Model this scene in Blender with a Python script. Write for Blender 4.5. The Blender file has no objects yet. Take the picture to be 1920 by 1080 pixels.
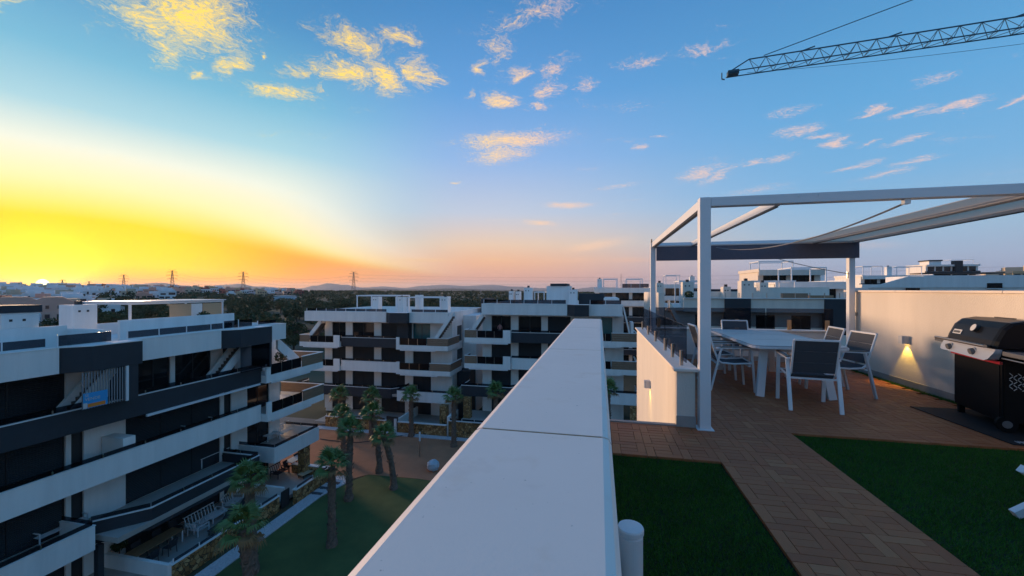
import bpy, bmesh, math, random
import numpy as np
from mathutils import Vector, Matrix
R = math.radians
rnd = random.Random(7)
SC = bpy.context.scene
COL = SC.collection

# ------------------------------------------------------------ camera
cam_d = bpy.data.cameras.new('camera'); cam = bpy.data.objects.new('camera', cam_d); COL.objects.link(cam)
YAW = math.atan(164/750)
cam_d.sensor_width = 36; cam_d.lens = 750/1920*36
cam_d.shift_y = 3/1920
cam_d.clip_start = 0.05; cam_d.clip_end = 40000
cam.location = (0, 0, 0); cam.rotation_euler = (math.pi/2, 0, YAW)
SC.camera = cam
SC.view_settings.view_transform = 'Standard'; SC.view_settings.look = 'None'
SC.view_settings.exposure = 0.65; SC.view_settings.gamma = 1.0
SC.cycles.max_bounces = 6; SC.cycles.transparent_max_bounces = 12
SC.cycles.diffuse_bounces = 3; SC.cycles.glossy_bounces = 3
SC.cycles.use_denoising = True
SC.cycles.sample_clamp_indirect = 4.0

# ------------------------------------------------------------ world: dusk sky with clouds
SUN_AZ = R(61.9)                       # from +Y towards -X
SUND = Vector((-math.sin(SUN_AZ), math.cos(SUN_AZ), 0.0))
world = bpy.data.worlds.new('World'); SC.world = world; world.use_nodes = True
NT = world.node_tree; NT.nodes.clear()
def N(t, **kw):
    n = NT.nodes.new(t)
    for k, v in kw.items(): setattr(n, k, v)
    return n
def LK(a, b): NT.links.new(a, b)
def M(op, a, b=None, c=None, clamp=False):
    n = N('ShaderNodeMath', operation=op, use_clamp=clamp)
    for i, v in enumerate((a, b, c)):
        if v is None: continue
        if isinstance(v, (int, float)): n.inputs[i].default_value = v
        else: LK(v, n.inputs[i])
    return n.outputs[0]
def VM(op, a, b=None):
    n = N('ShaderNodeVectorMath', operation=op)
    for i, v in enumerate((a, b)):
        if v is None: continue
        if isinstance(v, (tuple, Vector)): n.inputs[i].default_value = v
        else: LK(v, n.inputs[i])
    return n
def smooth(x, a, b):
    n = N('ShaderNodeMapRange', interpolation_type='SMOOTHSTEP')
    LK(x, n.inputs[0]); n.inputs[1].default_value = a; n.inputs[2].default_value = b
    return n.outputs[0]
def lin(c): return tuple(((x/255)/12.92 if x/255 <= .04045 else (((x/255)+.055)/1.055)**2.4) for x in c)
def ramp(x, stops, gain=1.0):
    n = N('ShaderNodeValToRGB'); e = n.color_ramp.elements
    while len(e) < len(stops): e.new(0.5)
    for el, (p, c) in zip(e, stops): el.position = p; el.color = (*[v for v in lin(c)], 1)
    LK(x, n.inputs[0]); return n.outputs[0]
def mixc(f, a, b, mode='MIX'):
    n = N('ShaderNodeMix', data_type='RGBA', blend_type=mode)
    if isinstance(f, (int, float)): n.inputs[0].default_value = f
    else: LK(f, n.inputs[0])
    for i, v in ((6, a), (7, b)):
        if isinstance(v, tuple): n.inputs[i].default_value = (*v, 1)
        else: LK(v, n.inputs[i])
    return n.outputs[2]
tc = N('ShaderNodeTexCoord'); nrm = VM('NORMALIZE', tc.outputs['Generated'])
sep = N('ShaderNodeSeparateXYZ'); LK(nrm.outputs[0], sep.inputs[0])
dx, dy, dz = sep.outputs
el = M('DIVIDE', M('ARCSINE', dz), R(1))                       # elevation in degrees
hl = M('SQRT', M('ADD', M('MULTIPLY', dx, dx), M('MULTIPLY', dy, dy)))
cosa = M('DIVIDE', M('ADD', M('MULTIPLY', dx, SUND.x), M('MULTIPLY', dy, SUND.y)), M('MAXIMUM', hl, 1e-4))
az = M('DIVIDE', M('ARCCOSINE', M('MINIMUM', M('MAXIMUM', cosa, -1.0), 1.0)), R(1))   # 0..180 from the sun
elp = M('MAXIMUM', el, 0.0)
# near-sun column: elevation stretched with azimuth so the glow tapers
azc = M('MINIMUM', az, 45.0)
e_near = M('ADD', elp, M('MULTIPLY', M('MULTIPLY', M('POWER', M('DIVIDE', azc, 20.4), 2.0), 0.83), M('MULTIPLY', elp, M('EXPONENT', M('MULTIPLY', M('POWER', M('DIVIDE', elp, 9.0), 2.0), -1.0)))))
c_near = ramp(M('DIVIDE', e_near, 40.0, clamp=True), [
    (0.0, (255, 150, 8)), (0.02, (255, 196, 4)), (0.07, (255, 226, 4)), (0.172, (255, 214, 8)), (0.200, (254, 224, 96)),
    (0.26, (252, 233, 172)), (0.34, (228, 232, 216)), (0.43, (160, 202, 214)), (0.55, (112, 176, 204)), (0.75, (72, 138, 186)), (1.0, (52, 110, 168))])
c_mid = ramp(M('DIVIDE', elp, 40.0, clamp=True), [
    (0.0, (178, 142, 146)), (0.04, (212, 156, 138)), (0.10, (226, 174, 140)), (0.16, (220, 190, 166)), (0.27, (180, 190, 208)),
    (0.45, (134, 170, 216)), (0.65, (92, 150, 206)), (0.9, (66, 128, 184)), (1.0, (60, 120, 178))])
c_far = ramp(M('DIVIDE', elp, 40.0, clamp=True), [
    (0.0, (140, 148, 176)), (0.08, (150, 166, 192)), (0.16, (144, 174, 200)), (0.31, (112, 166, 208)), (0.5, (92, 156, 204)),
    (0.7, (78, 142, 192)), (1.0, (62, 120, 178))])
c_near = mixc(M('MULTIPLY', smooth(az, 7, 25), M('SUBTRACT', 1.0, smooth(e_near, 6.5, 10.0))), c_near, (1.0, .36, .012))
sky = mixc(smooth(az, 17, 45), c_near, c_mid)
sky = mixc(smooth(az, 46, 92), sky, c_far)
# the glow round the sun is brighter than the frame can show
g1 = M('MULTIPLY', M('EXPONENT', M('MULTIPLY', M('POWER', M('DIVIDE', az, 20.0), 2.0), -1.0)), M('SUBTRACT', 1.0, smooth(e_near, 3.0, 8.0)))
sky = mixc(1.0, sky, mixc(g1, (1, 1, 1), (1.7, 1.02, .6)), 'MULTIPLY')
# sun disc
sd = VM('DOT_PRODUCT', nrm.outputs[0], (SUND.x*math.cos(R(.55)), SUND.y*math.cos(R(.55)), math.sin(R(.55))))
disc = smooth(sd.outputs['Value'], math.cos(R(.46)), math.cos(R(.36)))
sky = mixc(disc, sky, (9.0, 8.0, 4.2))
halo = M('MULTIPLY', M('EXPONENT', M('MULTIPLY', M('SUBTRACT', sd.outputs['Value'], 1.0), 1/(1-math.cos(R(3.2))))), 0.5)
sky = mixc(halo, sky, (3.0, 2.5, 0.05))
# clouds: on a plane high over the place, so they foreshorten towards the horizon
inv = M('DIVIDE', 1.0, M('MAXIMUM', dz, 0.02))
pl = N('ShaderNodeCombineXYZ'); LK(M('MULTIPLY', dx, inv), pl.inputs[0]); LK(M('MULTIPLY', dy, inv), pl.inputs[1])
cth, sth = math.cos(YAW), math.sin(YAW)
def cplane(px, py):
    u = (px-960)/750; v = -(py-543)/750
    return ((-sth+u*cth)/v, (cth+u*sth)/v)
def noise(scale, detail, rough, vec, dist=0.0, w=None):
    n = N('ShaderNodeTexNoise'); n.inputs['Scale'].default_value = scale; n.inputs['Detail'].default_value = detail
    n.inputs['Roughness'].default_value = rough; n.inputs['Distortion'].default_value = dist
    LK(vec, n.inputs['Vector']); return n.outputs['Fac']
# cloud patches: (pixel centre, half sizes in pixels, tilt in picture degrees, density)
CL = [(345, 30, 125, 62, 20, 1.0), (330, 95, 60, 26, -20, .8), (432, 122, 30, 26, 0, .9), (365, 136, 26, 10, 10, .8), (520, 170, 68, 16, 4, .85), (20, 18, 45, 18, -25, .9),
      (655, 78, 70, 24, 25, .85), (645, 136, 58, 22, 12, .95), (718, 142, 48, 28, 42, 1.0), (790, 142, 32, 24, 35, .95), (560, 132, 50, 10, 0, .55), (745, 70, 40, 24, -10, .6),
      (900, 128, 16, 16, 0, .9), (965, 135, 24, 16, -35, .9), (1035, 128, 34, 20, 0, .7), (1030, 170, 34, 18, -35, .8), (938, 190, 32, 16, 0, .95), (1008, 204, 26, 8, 0, .6),
      (1095, 165, 26, 20, -40, .45), (1210, 112, 50, 14, -12, .55), (1320, 90, 60, 9, -14, .45), (1000, 20, 130, 30, -18, .42), (930, 90, 50, 24, -40, .4),
      (960, 262, 110, 15, -3, .95), (935, 290, 66, 20, -6, .8), (1065, 385, 50, 7, 0, .6), (1012, 418, 34, 6, 5, .6),
      (1310, 326, 50, 12, -18, .6), (1345, 330, 50, 9, -28, .75), (1455, 298, 52, 7, -14, .7), (1408, 308, 22, 5, -8, .6), (1540, 257, 24, 7, -6, .9), (1568, 268, 32, 8, -10, .95), (1500, 245, 50, 12, -12, .5),
      (1640, 208, 42, 8, -18, .85), (1700, 212, 60, 7, -17, .9), (1800, 197, 78, 8, -15, .9), (1890, 192, 32, 8, -22, .9), (1630, 268, 20, 5, -8, .75), (1695, 265, 46, 6, -14, .75),
      (1605, 312, 52, 7, -14, .75), (1720, 300, 60, 6, -12, .5), (1660, 325, 70, 6, -12, .5), (1195, 275, 18, 5, -5, .75), (1235, 257, 26, 4, -5, .5), (1750, 150, 70, 8, -16, .35), (1480, 210, 60, 10, -14, .35),
      (800, 488, 70, 4, 1, .7), (935, 487, 40, 3, 2, .55), (1110, 462, 85, 10, -10, .55), (1060, 490, 110, 6, -3, .5), (1180, 488, 60, 6, 0, .55), (1620, 460, 110, 10, 0, .3), (860, 345, 10, 3, 0, .6),
      (1160, 350, 60, 5, -10, .3), (1420, 355, 80, 8, -10, .3), (640, 505, 130, 3, 1, .3), (600, 165, 20, 6, 0, .4), (880, 180, 12, 9, 30, .4), (490, 100, 10, 9, 30, .5)]
warp = N('ShaderNodeTexNoise'); warp.inputs['Scale'].default_value = 5.0; warp.inputs['Detail'].default_value = 5; LK(pl.outputs[0], warp.inputs['Vector'])
wv = VM('SCALE', VM('SUBTRACT', warp.outputs['Color'], (.5, .5, .5)).outputs[0]); wv.inputs['Scale'].default_value = 0.30
plw = VM('ADD', pl.outputs[0], wv.outputs[0])
mask = None
for (px, py, ax, ay, tilt, dens) in CL:
    dens = dens+.2 if dens < .62 else dens
    t = R(tilt); c0 = Vector(cplane(px, py))
    a = Vector(cplane(px+ax*math.cos(t), py+ax*math.sin(t)))-c0; b = Vector(cplane(px-ay*math.sin(t), py+ay*math.cos(t)))-c0
    det = a.x*b.y-a.y*b.x
    if abs(det) < 1e-9: continue
    # inverse of [a b]: local coordinates in which the patch is a unit disc
    i00, i01, i10, i11 = b.y/det, -b.x/det, -a.y/det, a.x/det
    d = VM('SUBTRACT', plw.outputs[0], (c0.x, c0.y, 0)).outputs[0]
    p = VM('DOT_PRODUCT', d, (i00, i01, 0)).outputs['Value']; q = VM('DOT_PRODUCT', d, (i10, i11, 0)).outputs['Value']
    r2 = M('ADD', M('MULTIPLY', p, p), M('MULTIPLY', q, q))
    f = M('MULTIPLY', M('EXPONENT', M('MULTIPLY', r2, -0.9)), dens)
    mask = f if mask is None else M('MAXIMUM', mask, f)
fine = noise(38, 9, .66, plw.outputs[0], .3)
fine2 = noise(120, 6, .62, plw.outputs[0], .2)
nn = M('ADD', M('MULTIPLY', fine, .7), M('MULTIPLY', fine2, .3))
# thin drifting cirrus everywhere, outside the frame too
mp = N('ShaderNodeMapping'); mp.inputs['Rotation'].default_value = (0, 0, R(28)); mp.inputs['Scale'].default_value = (1.0, 3.2, 1.0); LK(plw.outputs[0], mp.inputs[0])
wide = M('MULTIPLY', smooth(noise(1.3, 3, .5, mp.outputs[0]), .52, .75), .36)
upw = smooth(el, 1.0, 9.0)
mask = M('MAXIMUM', mask, M('MULTIPLY', wide, upw))
cov = smooth(M('ADD', mask, M('MULTIPLY', M('SUBTRACT', nn, .5), 2.5)), .22, 1.24)
cov = M('MULTIPLY', M('MULTIPLY', cov, smooth(mask, .02, .34)), .92)
c_cl = ramp(M('DIVIDE', az, 180.0, clamp=True), [(0.0, (255, 226, 120)), (.13, (255, 214, 96)), (.24, (255, 212, 130)), (.31, (248, 200, 160)), (.42, (236, 196, 174)), (.6, (226, 190, 178)), (1.0, (190, 175, 190))])
core = smooth(M('MULTIPLY', cov, M('ADD', fine2, .35)), .35, .85)
c_cl = mixc(M('MULTIPLY', core, smooth(M('MULTIPLY', az, -1.0), -44, -26)), c_cl, (1.15, .74, .07))
low = smooth(M('MULTIPLY', el, -1.0), -6, -2)
c_cl = mixc(low, c_cl, lin((196, 150, 138)))
sky = mixc(cov, sky, c_cl)
# physical sky underneath for the light of the rest of the dome
ns = N('ShaderNodeTexSky', sky_type='NISHITA'); ns.sun_disc = False
ns.sun_elevation = R(3); ns.sun_rotation = -SUN_AZ; ns.air_density = 1.2; ns.dust_density = 1.5
below = smooth(el, -3.0, 0.0)
final = mixc(1.0, sky, mixc(1.0, ns.outputs[0], (.004, .004, .004), 'MULTIPLY'), 'ADD')
final = mixc(1.0, final, (.76, .76, .76), 'MULTIPLY')
final = mixc(below, (.10, .09, .085), final)
bg = N('ShaderNodeBackground'); LK(final, bg.inputs[0]); bg.inputs[1].default_value = 1.0
wo = N('ShaderNodeOutputWorld'); LK(bg.outputs[0], wo.inputs[0])
world.cycles.sampling_method = 'MANUAL'; world.cycles.sample_map_resolution = 1024

sun_d = bpy.data.lights.new('sun', 'SUN'); sun = bpy.data.objects.new('sun', sun_d); COL.objects.link(sun)
sun_d.energy = 4.2; sun_d.angle = R(14); sun_d.color = (1.0, .63, .38)
sdir = Vector((SUND.x*math.cos(R(3)), SUND.y*math.cos(R(3)), math.sin(R(3))))
sun.rotation_euler = sdir.to_track_quat('Z', 'Y').to_euler(); sun.location = (-60, 40, 60)

# ------------------------------------------------------------ builders
def tag(o, label=None, cat=None, group=None, kind=None):
    if label: o['label'] = label
    if cat: o['category'] = cat
    if group: o['group'] = group
    if kind: o['kind'] = kind
    return o
def thing(name, label, cat, loc=(0, 0, 0), rz=0.0, group=None):
    o = bpy.data.objects.new(name, None); COL.objects.link(o); o.location = loc; o.rotation_euler = (0, 0, rz)
    o.empty_display_size = .2
    return tag(o, label, cat, group)
def root_of(o):
    while o.parent: o = o.parent
    return o
class MB:
    """collects vertices and faces; build() links them as one mesh object"""
    def __init__(s, xf=None): s.v = []; s.f = []; s.uv = None; s.xf = xf
    def add(s, vs, fs):
        k = len(s.v); s.v += [tuple(v) for v in vs]; s.f += [tuple(i+k for i in f) for f in fs]; return s
    def box(s, x0, x1, y0, y1, z0, z1):
        return s.add([(x0, y0, z0), (x1, y0, z0), (x1, y1, z0), (x0, y1, z0), (x0, y0, z1), (x1, y0, z1), (x1, y1, z1), (x0, y1, z1)],
                     [(0, 3, 2, 1), (4, 5, 6, 7), (0, 1, 5, 4), (1, 2, 6, 5), (2, 3, 7, 6), (3, 0, 4, 7)])
    def prism(s, poly, a0, a1, axis='z'):
        n = len(poly)
        def P(p, a): return (p[0], p[1], a) if axis == 'z' else ((p[0], a, p[1]) if axis == 'y' else (a, p[0], p[1]))
        vs = [P(p, a0) for p in poly]+[P(p, a1) for p in poly]
        fs = [tuple(range(n))[::-1], tuple(range(n, 2*n))]+[(i, (i+1) % n, n+(i+1) % n, n+i) for i in range(n)]
        return s.add(vs, fs)
    def bar(s, p0, p1, w, h=None, up=(0, 0, 1)):
        h = h or w; p0 = Vector(p0); p1 = Vector(p1); d = (p1-p0).normalized(); up = Vector(up)
        if abs(d.dot(up)) > .98: up = Vector((0, 1, 0))
        a = d.cross(up).normalized()*(w/2); b = a.cross(d).normalized()*(h/2)
        vs = [p+q for p in (p0, p1) for q in (-a-b, a-b, a+b, -a+b)]
        return s.add(vs, [(0, 3, 2, 1), (4, 5, 6, 7), (0, 1, 5, 4), (1, 2, 6, 5), (2, 3, 7, 6), (3, 0, 4, 7)])
    def tube(s, pts, r, n=8, cap=True):
        pts = [Vector(p) for p in pts]; rs = r if isinstance(r, (list, tuple)) else [r]*len(pts)
        vs = []; fs = []
        for i, p in enumerate(pts):
            d = (pts[min(i+1, len(pts)-1)]-pts[max(i-1, 0)]).normalized()
            u = Vector((0, 0, 1)) if abs(d.z) < .95 else Vector((0, 1, 0))
            a = d.cross(u).normalized(); b = a.cross(d).normalized()
            vs += [p+(a*math.cos(2*math.pi*k/n)+b*math.sin(2*math.pi*k/n))*rs[i] for k in range(n)]
        for i in range(len(pts)-1):
            fs += [(i*n+k, i*n+(k+1) % n, (i+1)*n+(k+1) % n, (i+1)*n+k) for k in range(n)]
        if cap: fs += [tuple(range(n))[::-1], tuple(range((len(pts)-1)*n, len(pts)*n))]
        return s.add(vs, fs)
    def lathe(s, prof, c=(0, 0, 0), n=24):
        vs = []; fs = []
        for (r, z) in prof: vs += [(c[0]+r*math.cos(2*math.pi*k/n), c[1]+r*math.sin(2*math.pi*k/n), c[2]+z) for k in range(n)]
        for i in range(len(prof)-1): fs += [(i*n+k, i*n+(k+1) % n, (i+1)*n+(k+1) % n, (i+1)*n+k) for k in range(n)]
        fs += [tuple(range(n))[::-1], tuple(range((len(prof)-1)*n, len(prof)*n))]
        return s.add(vs, fs)
    def build(s, name, mat, parent=None, world=True, smooth=False, bevel=0, kind=None):
        """world=True: vertices are world coordinates, stored relative to the thing's Empty"""
        vs = s.v
        if s.xf: vs = [s.xf(v) for v in vs]
        if parent is not None and world:
            o0 = root_of(parent).location; vs = [(v[0]-o0.x, v[1]-o0.y, v[2]-o0.z) for v in vs]
        me = bpy.data.meshes.new(name); me.from_pydata([tuple(v) for v in vs], [], s.f); me.update()
        if s.xf: 
            b = bmesh.new(); b.from_mesh(me); bmesh.ops.recalc_face_normals(b, faces=b.faces); b.to_mesh(me); b.free()
        if mat: me.materials.append(mat)
        if smooth: me.polygons.foreach_set('use_smooth', [True]*len(me.polygons))
        o = bpy.data.objects.new(name, me); COL.objects.link(o); o.parent = parent
        if bevel:
            m = o.modifiers.new('edge', 'BEVEL'); m.width = bevel; m.segments = 2; m.limit_method = 'ANGLE'
        if kind: o['kind'] = kind
        return o
def Bx(*a): return MB().box(*a)
def copy_tree(o, parent=None):
    c = o.copy(); COL.objects.link(c); c.parent = parent
    for ch in list(o.children): copy_tree(ch, c)
    return c
def struct(o, label, cat='ground'): return tag(o, label, cat, kind='structure')

# ------------------------------------------------------------ materials
def mat(name, col, rough=.7, metal=0.0, var=0.0, vscale=3.0, bump=0.0, bscale=60.0, spec=.5, col2=None, detail=6, coat=0.0, coord='Object', stretch=(1, 1, 1)):
    m = bpy.data.materials.new(name); m.use_nodes = True; nt = m.node_tree; b = nt.nodes['Principled BSDF']
    b.inputs['Base Color'].default_value = (*col, 1); b.inputs['Roughness'].default_value = rough; b.inputs['Metallic'].default_value = metal
    b.inputs['Specular IOR Level'].default_value = spec; b.inputs['Coat Weight'].default_value = coat
    if var or bump:
        t = nt.nodes.new('ShaderNodeTexCoord'); mp = nt.nodes.new('ShaderNodeMapping'); mp.inputs['Scale'].default_value = stretch
        nt.links.new(t.outputs[coord], mp.inputs[0])
    if var:
        n = nt.nodes.new('ShaderNodeTexNoise'); n.inputs['Scale'].default_value = vscale; n.inputs['Detail'].default_value = detail; n.inputs['Roughness'].default_value = .65
        nt.links.new(mp.outputs[0], n.inputs['Vector'])
        r = nt.nodes.new('ShaderNodeMapRange'); r.inputs[1].default_value = .28; r.inputs[2].default_value = .72; nt.links.new(n.outputs['Fac'], r.inputs[0])
        mx = nt.nodes.new('ShaderNodeMix'); mx.data_type = 'RGBA'; nt.links.new(r.outputs[0], mx.inputs[0])
        c2 = col2 or tuple(c*(1-var) for c in col)
        mx.inputs[6].default_value = (*c2, 1); mx.inputs[7].default_value = (*col, 1); nt.links.new(mx.outputs[2], b.inputs['Base Color'])
    if bump:
        n2 = nt.nodes.new('ShaderNodeTexNoise'); n2.inputs['Scale'].default_value = bscale; n2.inputs['Detail'].default_value = 4; nt.links.new(mp.outputs[0], n2.inputs['Vector'])
        bp = nt.nodes.new('ShaderNodeBump'); bp.inputs['Strength'].default_value = bump; bp.inputs['Distance'].default_value = .01
        nt.links.new(n2.outputs['Fac'], bp.inputs['Height']); nt.links.new(bp.outputs[0], b.inputs['Normal'])
    return m
def glass_mat(name, tint, mixf, rough=.03):
    """tinted sheet glass: part see-through, part reflecting"""
    m = bpy.data.materials.new(name); m.use_nodes = True; nt = m.node_tree; nt.nodes.clear()
    tr = nt.nodes.new('ShaderNodeBsdfTransparent'); tr.inputs[0].default_value = (*tint, 1)
    gl = nt.nodes.new('ShaderNodeBsdfPrincipled'); gl.inputs['Base Color'].default_value = (.01, .012, .015, 1); gl.inputs['Roughness'].default_value = rough
    mx = nt.nodes.new('ShaderNodeMixShader'); mx.inputs[0].default_value = mixf
    nt.links.new(tr.outputs[0], mx.inputs[1]); nt.links.new(gl.outputs[0], mx.inputs[2])
    o = nt.nodes.new('ShaderNodeOutputMaterial'); nt.links.new(mx.outputs[0], o.inputs[0]); return m
MT = {}
MT['plaster'] = mat('white plaster', (.74, .72, .69), .85, var=.10, vscale=.8, bump=.25, bscale=90)
MT['plaster_far'] = mat('white render', (.83, .82, .80), .85, var=.16, vscale=.9, stretch=(1.4, 1.4, .16), bump=.15, bscale=50)
MT['plaster_warm'] = mat('cream plaster', (.74, .67, .59), .88, var=.13, vscale=2.2, stretch=(1, 1, .22), bump=.5, bscale=160)
MT['charcoal'] = mat('charcoal render', (.030, .036, .046), .75, var=.25, vscale=1.0, bump=.2, bscale=80)
MT['stone_trim'] = mat('grey stone skirting', (.36, .33, .31), .7, var=.2, vscale=6, bump=.2)
MT['white_metal'] = mat('white powder-coated metal', (.72, .73, .75), .38, var=.05, vscale=2)
MT['black_glass'] = mat('black glass', (.006, .006, .008), .25, spec=.15)
MT['pane'] = mat('dark window glass', (.010, .013, .017), .06)
MT['frame'] = mat('dark window frame', (.02, .022, .026), .45)
MT['curtain'] = mat('teal curtain behind glass', (.035, .16, .17), .25, var=.3, vscale=6, stretch=(6, 6, .3))
MT['wood'] = mat('wood cladding', (.30, .19, .12), .6, var=.45, vscale=5, stretch=(.5, .5, 9))
MT['steel'] = mat('brushed steel', (.42, .38, .34), .3, metal=1.0)
MT['dark_metal'] = mat('dark metal', (.03, .03, .033), .5)
MT['glass'] = glass_mat('smoked glass', (.60, .61, .66), .2)
MT['glass_band'] = glass_mat('grey tinted glass', (.45, .46, .50), .30)
def shutter_mat():
    m = mat('dark roller shutter', (.020, .025, .032), .45); nt = m.node_tree; b = nt.nodes['Principled BSDF']
    t = nt.nodes.new('ShaderNodeTexCoord'); w = nt.nodes.new('ShaderNodeTexWave'); w.bands_direction = 'Z'; w.inputs['Scale'].default_value = 3.2; w.inputs['Distortion'].default_value = 0
    nt.links.new(t.outputs['Object'], w.inputs[0]); bp = nt.nodes.new('ShaderNodeBump'); bp.inputs['Strength'].default_value = .9; bp.inputs['Distance'].default_value = .03
    nt.links.new(w.outputs['Fac'], bp.inputs['Height']); nt.links.new(bp.outputs[0], b.inputs['Normal']); return m
MT['shutter'] = shutter_mat()
def coping_mat():
    m = mat('pale coping stone', (.80, .70, .62), .62, var=.06, vscale=2.2, bump=.03, bscale=160); nt = m.node_tree; b = nt.nodes['Principled BSDF']
    old = b.inputs['Base Color'].links[0].from_socket
    t = nt.nodes.new('ShaderNodeTexCoord')
    def nz(s, d, ro=.6, off=0):
        mp = nt.nodes.new('ShaderNodeMapping'); mp.inputs['Location'].default_value = (off, off, 0); nt.links.new(t.outputs['Object'], mp.inputs[0])
        n = nt.nodes.new('ShaderNodeTexNoise'); n.inputs['Scale'].default_value = s; n.inputs['Detail'].default_value = d; n.inputs['Roughness'].default_value = ro; nt.links.new(mp.outputs[0], n.inputs['Vector']); return n.outputs['Fac']
    def rng(x, a, b_):
        r = nt.nodes.new('ShaderNodeMapRange'); r.inputs[1].default_value = a; r.inputs[2].default_value = b_; r.interpolation_type = 'SMOOTHSTEP'; nt.links.new(x, r.inputs[0]); return r.outputs[0]
    def mx(f, a, c):
        q = nt.nodes.new('ShaderNodeMix'); q.data_type = 'RGBA'; nt.links.new(f, q.inputs[0]); nt.links.new(a, q.inputs[6]); q.inputs[7].default_value = (*c, 1); return q.outputs[2]
    c = mx(rng(nz(9, 8), .54, .72), old, (.74, .63, .54))          # weather stains
    c = mx(rng(nz(70, 3, .5, 3), .70, .76), c, (.45, .40, .36))        # specks
    c = mx(rng(nz(2.2, 5, .7, 9), .62, .70), c, (.72, .62, .545))
    nt.links.new(c, b.inputs['Base Color']); return m
MT['coping'] = coping_mat()
def deck_mat():
    m = bpy.data.materials.new('composite decking'); m.use_nodes = True; nt = m.node_tree; b = nt.nodes['Principled BSDF']
    uv = nt.nodes.new('ShaderNodeUVMap'); sp = nt.nodes.new('ShaderNodeSeparateXYZ'); nt.links.new(uv.outputs[0], sp.inputs[0])
    at = nt.nodes.new('ShaderNodeAttribute'); at.attribute_name = 'tone'; at.attribute_type = 'GEOMETRY'
    oi = nt.nodes.new('ShaderNodeObjectInfo')
    ad = nt.nodes.new('ShaderNodeMath'); ad.operation = 'FRACT'; s2 = nt.nodes.new('ShaderNodeMath'); s2.operation = 'ADD'
    nt.links.new(at.outputs['Fac'], s2.inputs[0]); nt.links.new(oi.outputs['Random'], s2.inputs[1]); nt.links.new(s2.outputs[0], ad.inputs[0])
    cr = nt.nodes.new('ShaderNodeValToRGB'); e = cr.color_ramp.elements; e[0].position = 0; e[0].color = (.36, .115, .045, 1); e[1].position = 1; e[1].color = (.45, .18, .075, 1)
    e2 = e.new(.45); e2.color = (.39, .13, .05, 1); e3 = e.new(.8); e3.color = (.41, .145, .056, 1)
    nt.links.new(ad.outputs[0], cr.inputs[0])
    # fine grain and the ribs along the board
    wv = nt.nodes.new('ShaderNodeMath'); wv.operation = 'SINE'; ml = nt.nodes.new('ShaderNodeMath'); ml.operation = 'MULTIPLY'; ml.inputs[1].default_value = 2*math.pi/.0085
    nt.links.new(sp.outputs[1], ml.inputs[0]); nt.links.new(ml.outputs[0], wv.inputs[0])
    bp = nt.nodes.new('ShaderNodeBump'); bp.inputs['Strength'].default_value = .55; bp.inputs['Distance'].default_value = .002; nt.links.new(wv.outputs[0], bp.inputs['Height']); nt.links.new(bp.outputs[0], b.inputs['Normal'])
    nz = nt.nodes.new('ShaderNodeTexNoise'); nz.inputs['Scale'].default_value = 1.0; mp = nt.nodes.new('ShaderNodeMapping'); mp.inputs['Scale'].default_value = (12, 160, 1); nt.links.new(uv.outputs[0], mp.inputs[0]); nt.links.new(mp.outputs[0], nz.inputs['Vector'])
    hs = nt.nodes.new('ShaderNodeHueSaturation'); mr = nt.nodes.new('ShaderNodeMapRange'); mr.inputs[3].default_value = .75; mr.inputs[4].default_value = 1.2; nt.links.new(nz.outputs['Fac'], mr.inputs[0]); nt.links.new(mr.outputs[0], hs.inputs['Value']); nt.links.new(cr.outputs[0], hs.inputs['Color'])
    nt.links.new(hs.outputs[0], b.inputs['Base Color']); b.inputs['Roughness'].default_value = .55; b.inputs['Specular IOR Level'].default_value = .35; return m
MT['deck'] = deck_mat()
MT['substrate'] = mat('dark substrate', (.03, .02, .016), .9)
ZF = -1.52                                                            # terrace floor

# ------------------------------------------------------------ our own building and its roof terrace
own = thing('apartment_building', 'white apartment block carrying the roof terrace with the wooden deck', 'building', (6, 0, -16))
MB().box(-.29, 9, -9, 4.77, -16, ZF-.06).box(.85, 9, 4.77, 9.6, -16, ZF-.061).build('wall', MT['plaster'], own)
Bx(-.28, 9, -9, 4.765, ZF-.06, ZF-.035).build('roof_slab', MT['substrate'], own)
Bx(.86, 9, 4.765, 9.55, ZF-.059, ZF-.036).build('roof_slab', MT['substrate'], own)

par = thing('parapet_wall', 'long white parapet wall with pale worn coping stones beside the artificial grass', 'wall', (-.15, 1, ZF-.03))
Bx(-.30, -.005, -9, 5.22, ZF-.034, -.415).build('wall', MT['plaster'], par)
ys = [-6.45, -4.95, -3.45, -1.95, -.45, 1.05, 2.55, 4.05, 5.27]
for a, b in zip(ys, ys[1:]):
    m = MB(); g = .0055
    prof = [(-.335, -.42), (.03, -.42), (.03, -.395), (.022, -.382), (.008, -.378), (-.315, -.378), (-.33, -.384), (-.335, -.397)]
    m.prism([(p[0], p[1]) for p in prof], a+g, b-g, 'y')
    m.build('coping_stone', MT['coping'], par)
MB().box(-.312, .005, ys[0]+.01, ys[-1]-.012, -.419, -.3797).build('joint_mortar', mat('rusty joint mortar', (.38, .19, .09), .9), par)
MB().box(.0, .006, -9, 4.75, ZF-.03, ZF+.09).build('skirting', MT['stone_trim'], par)

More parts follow.
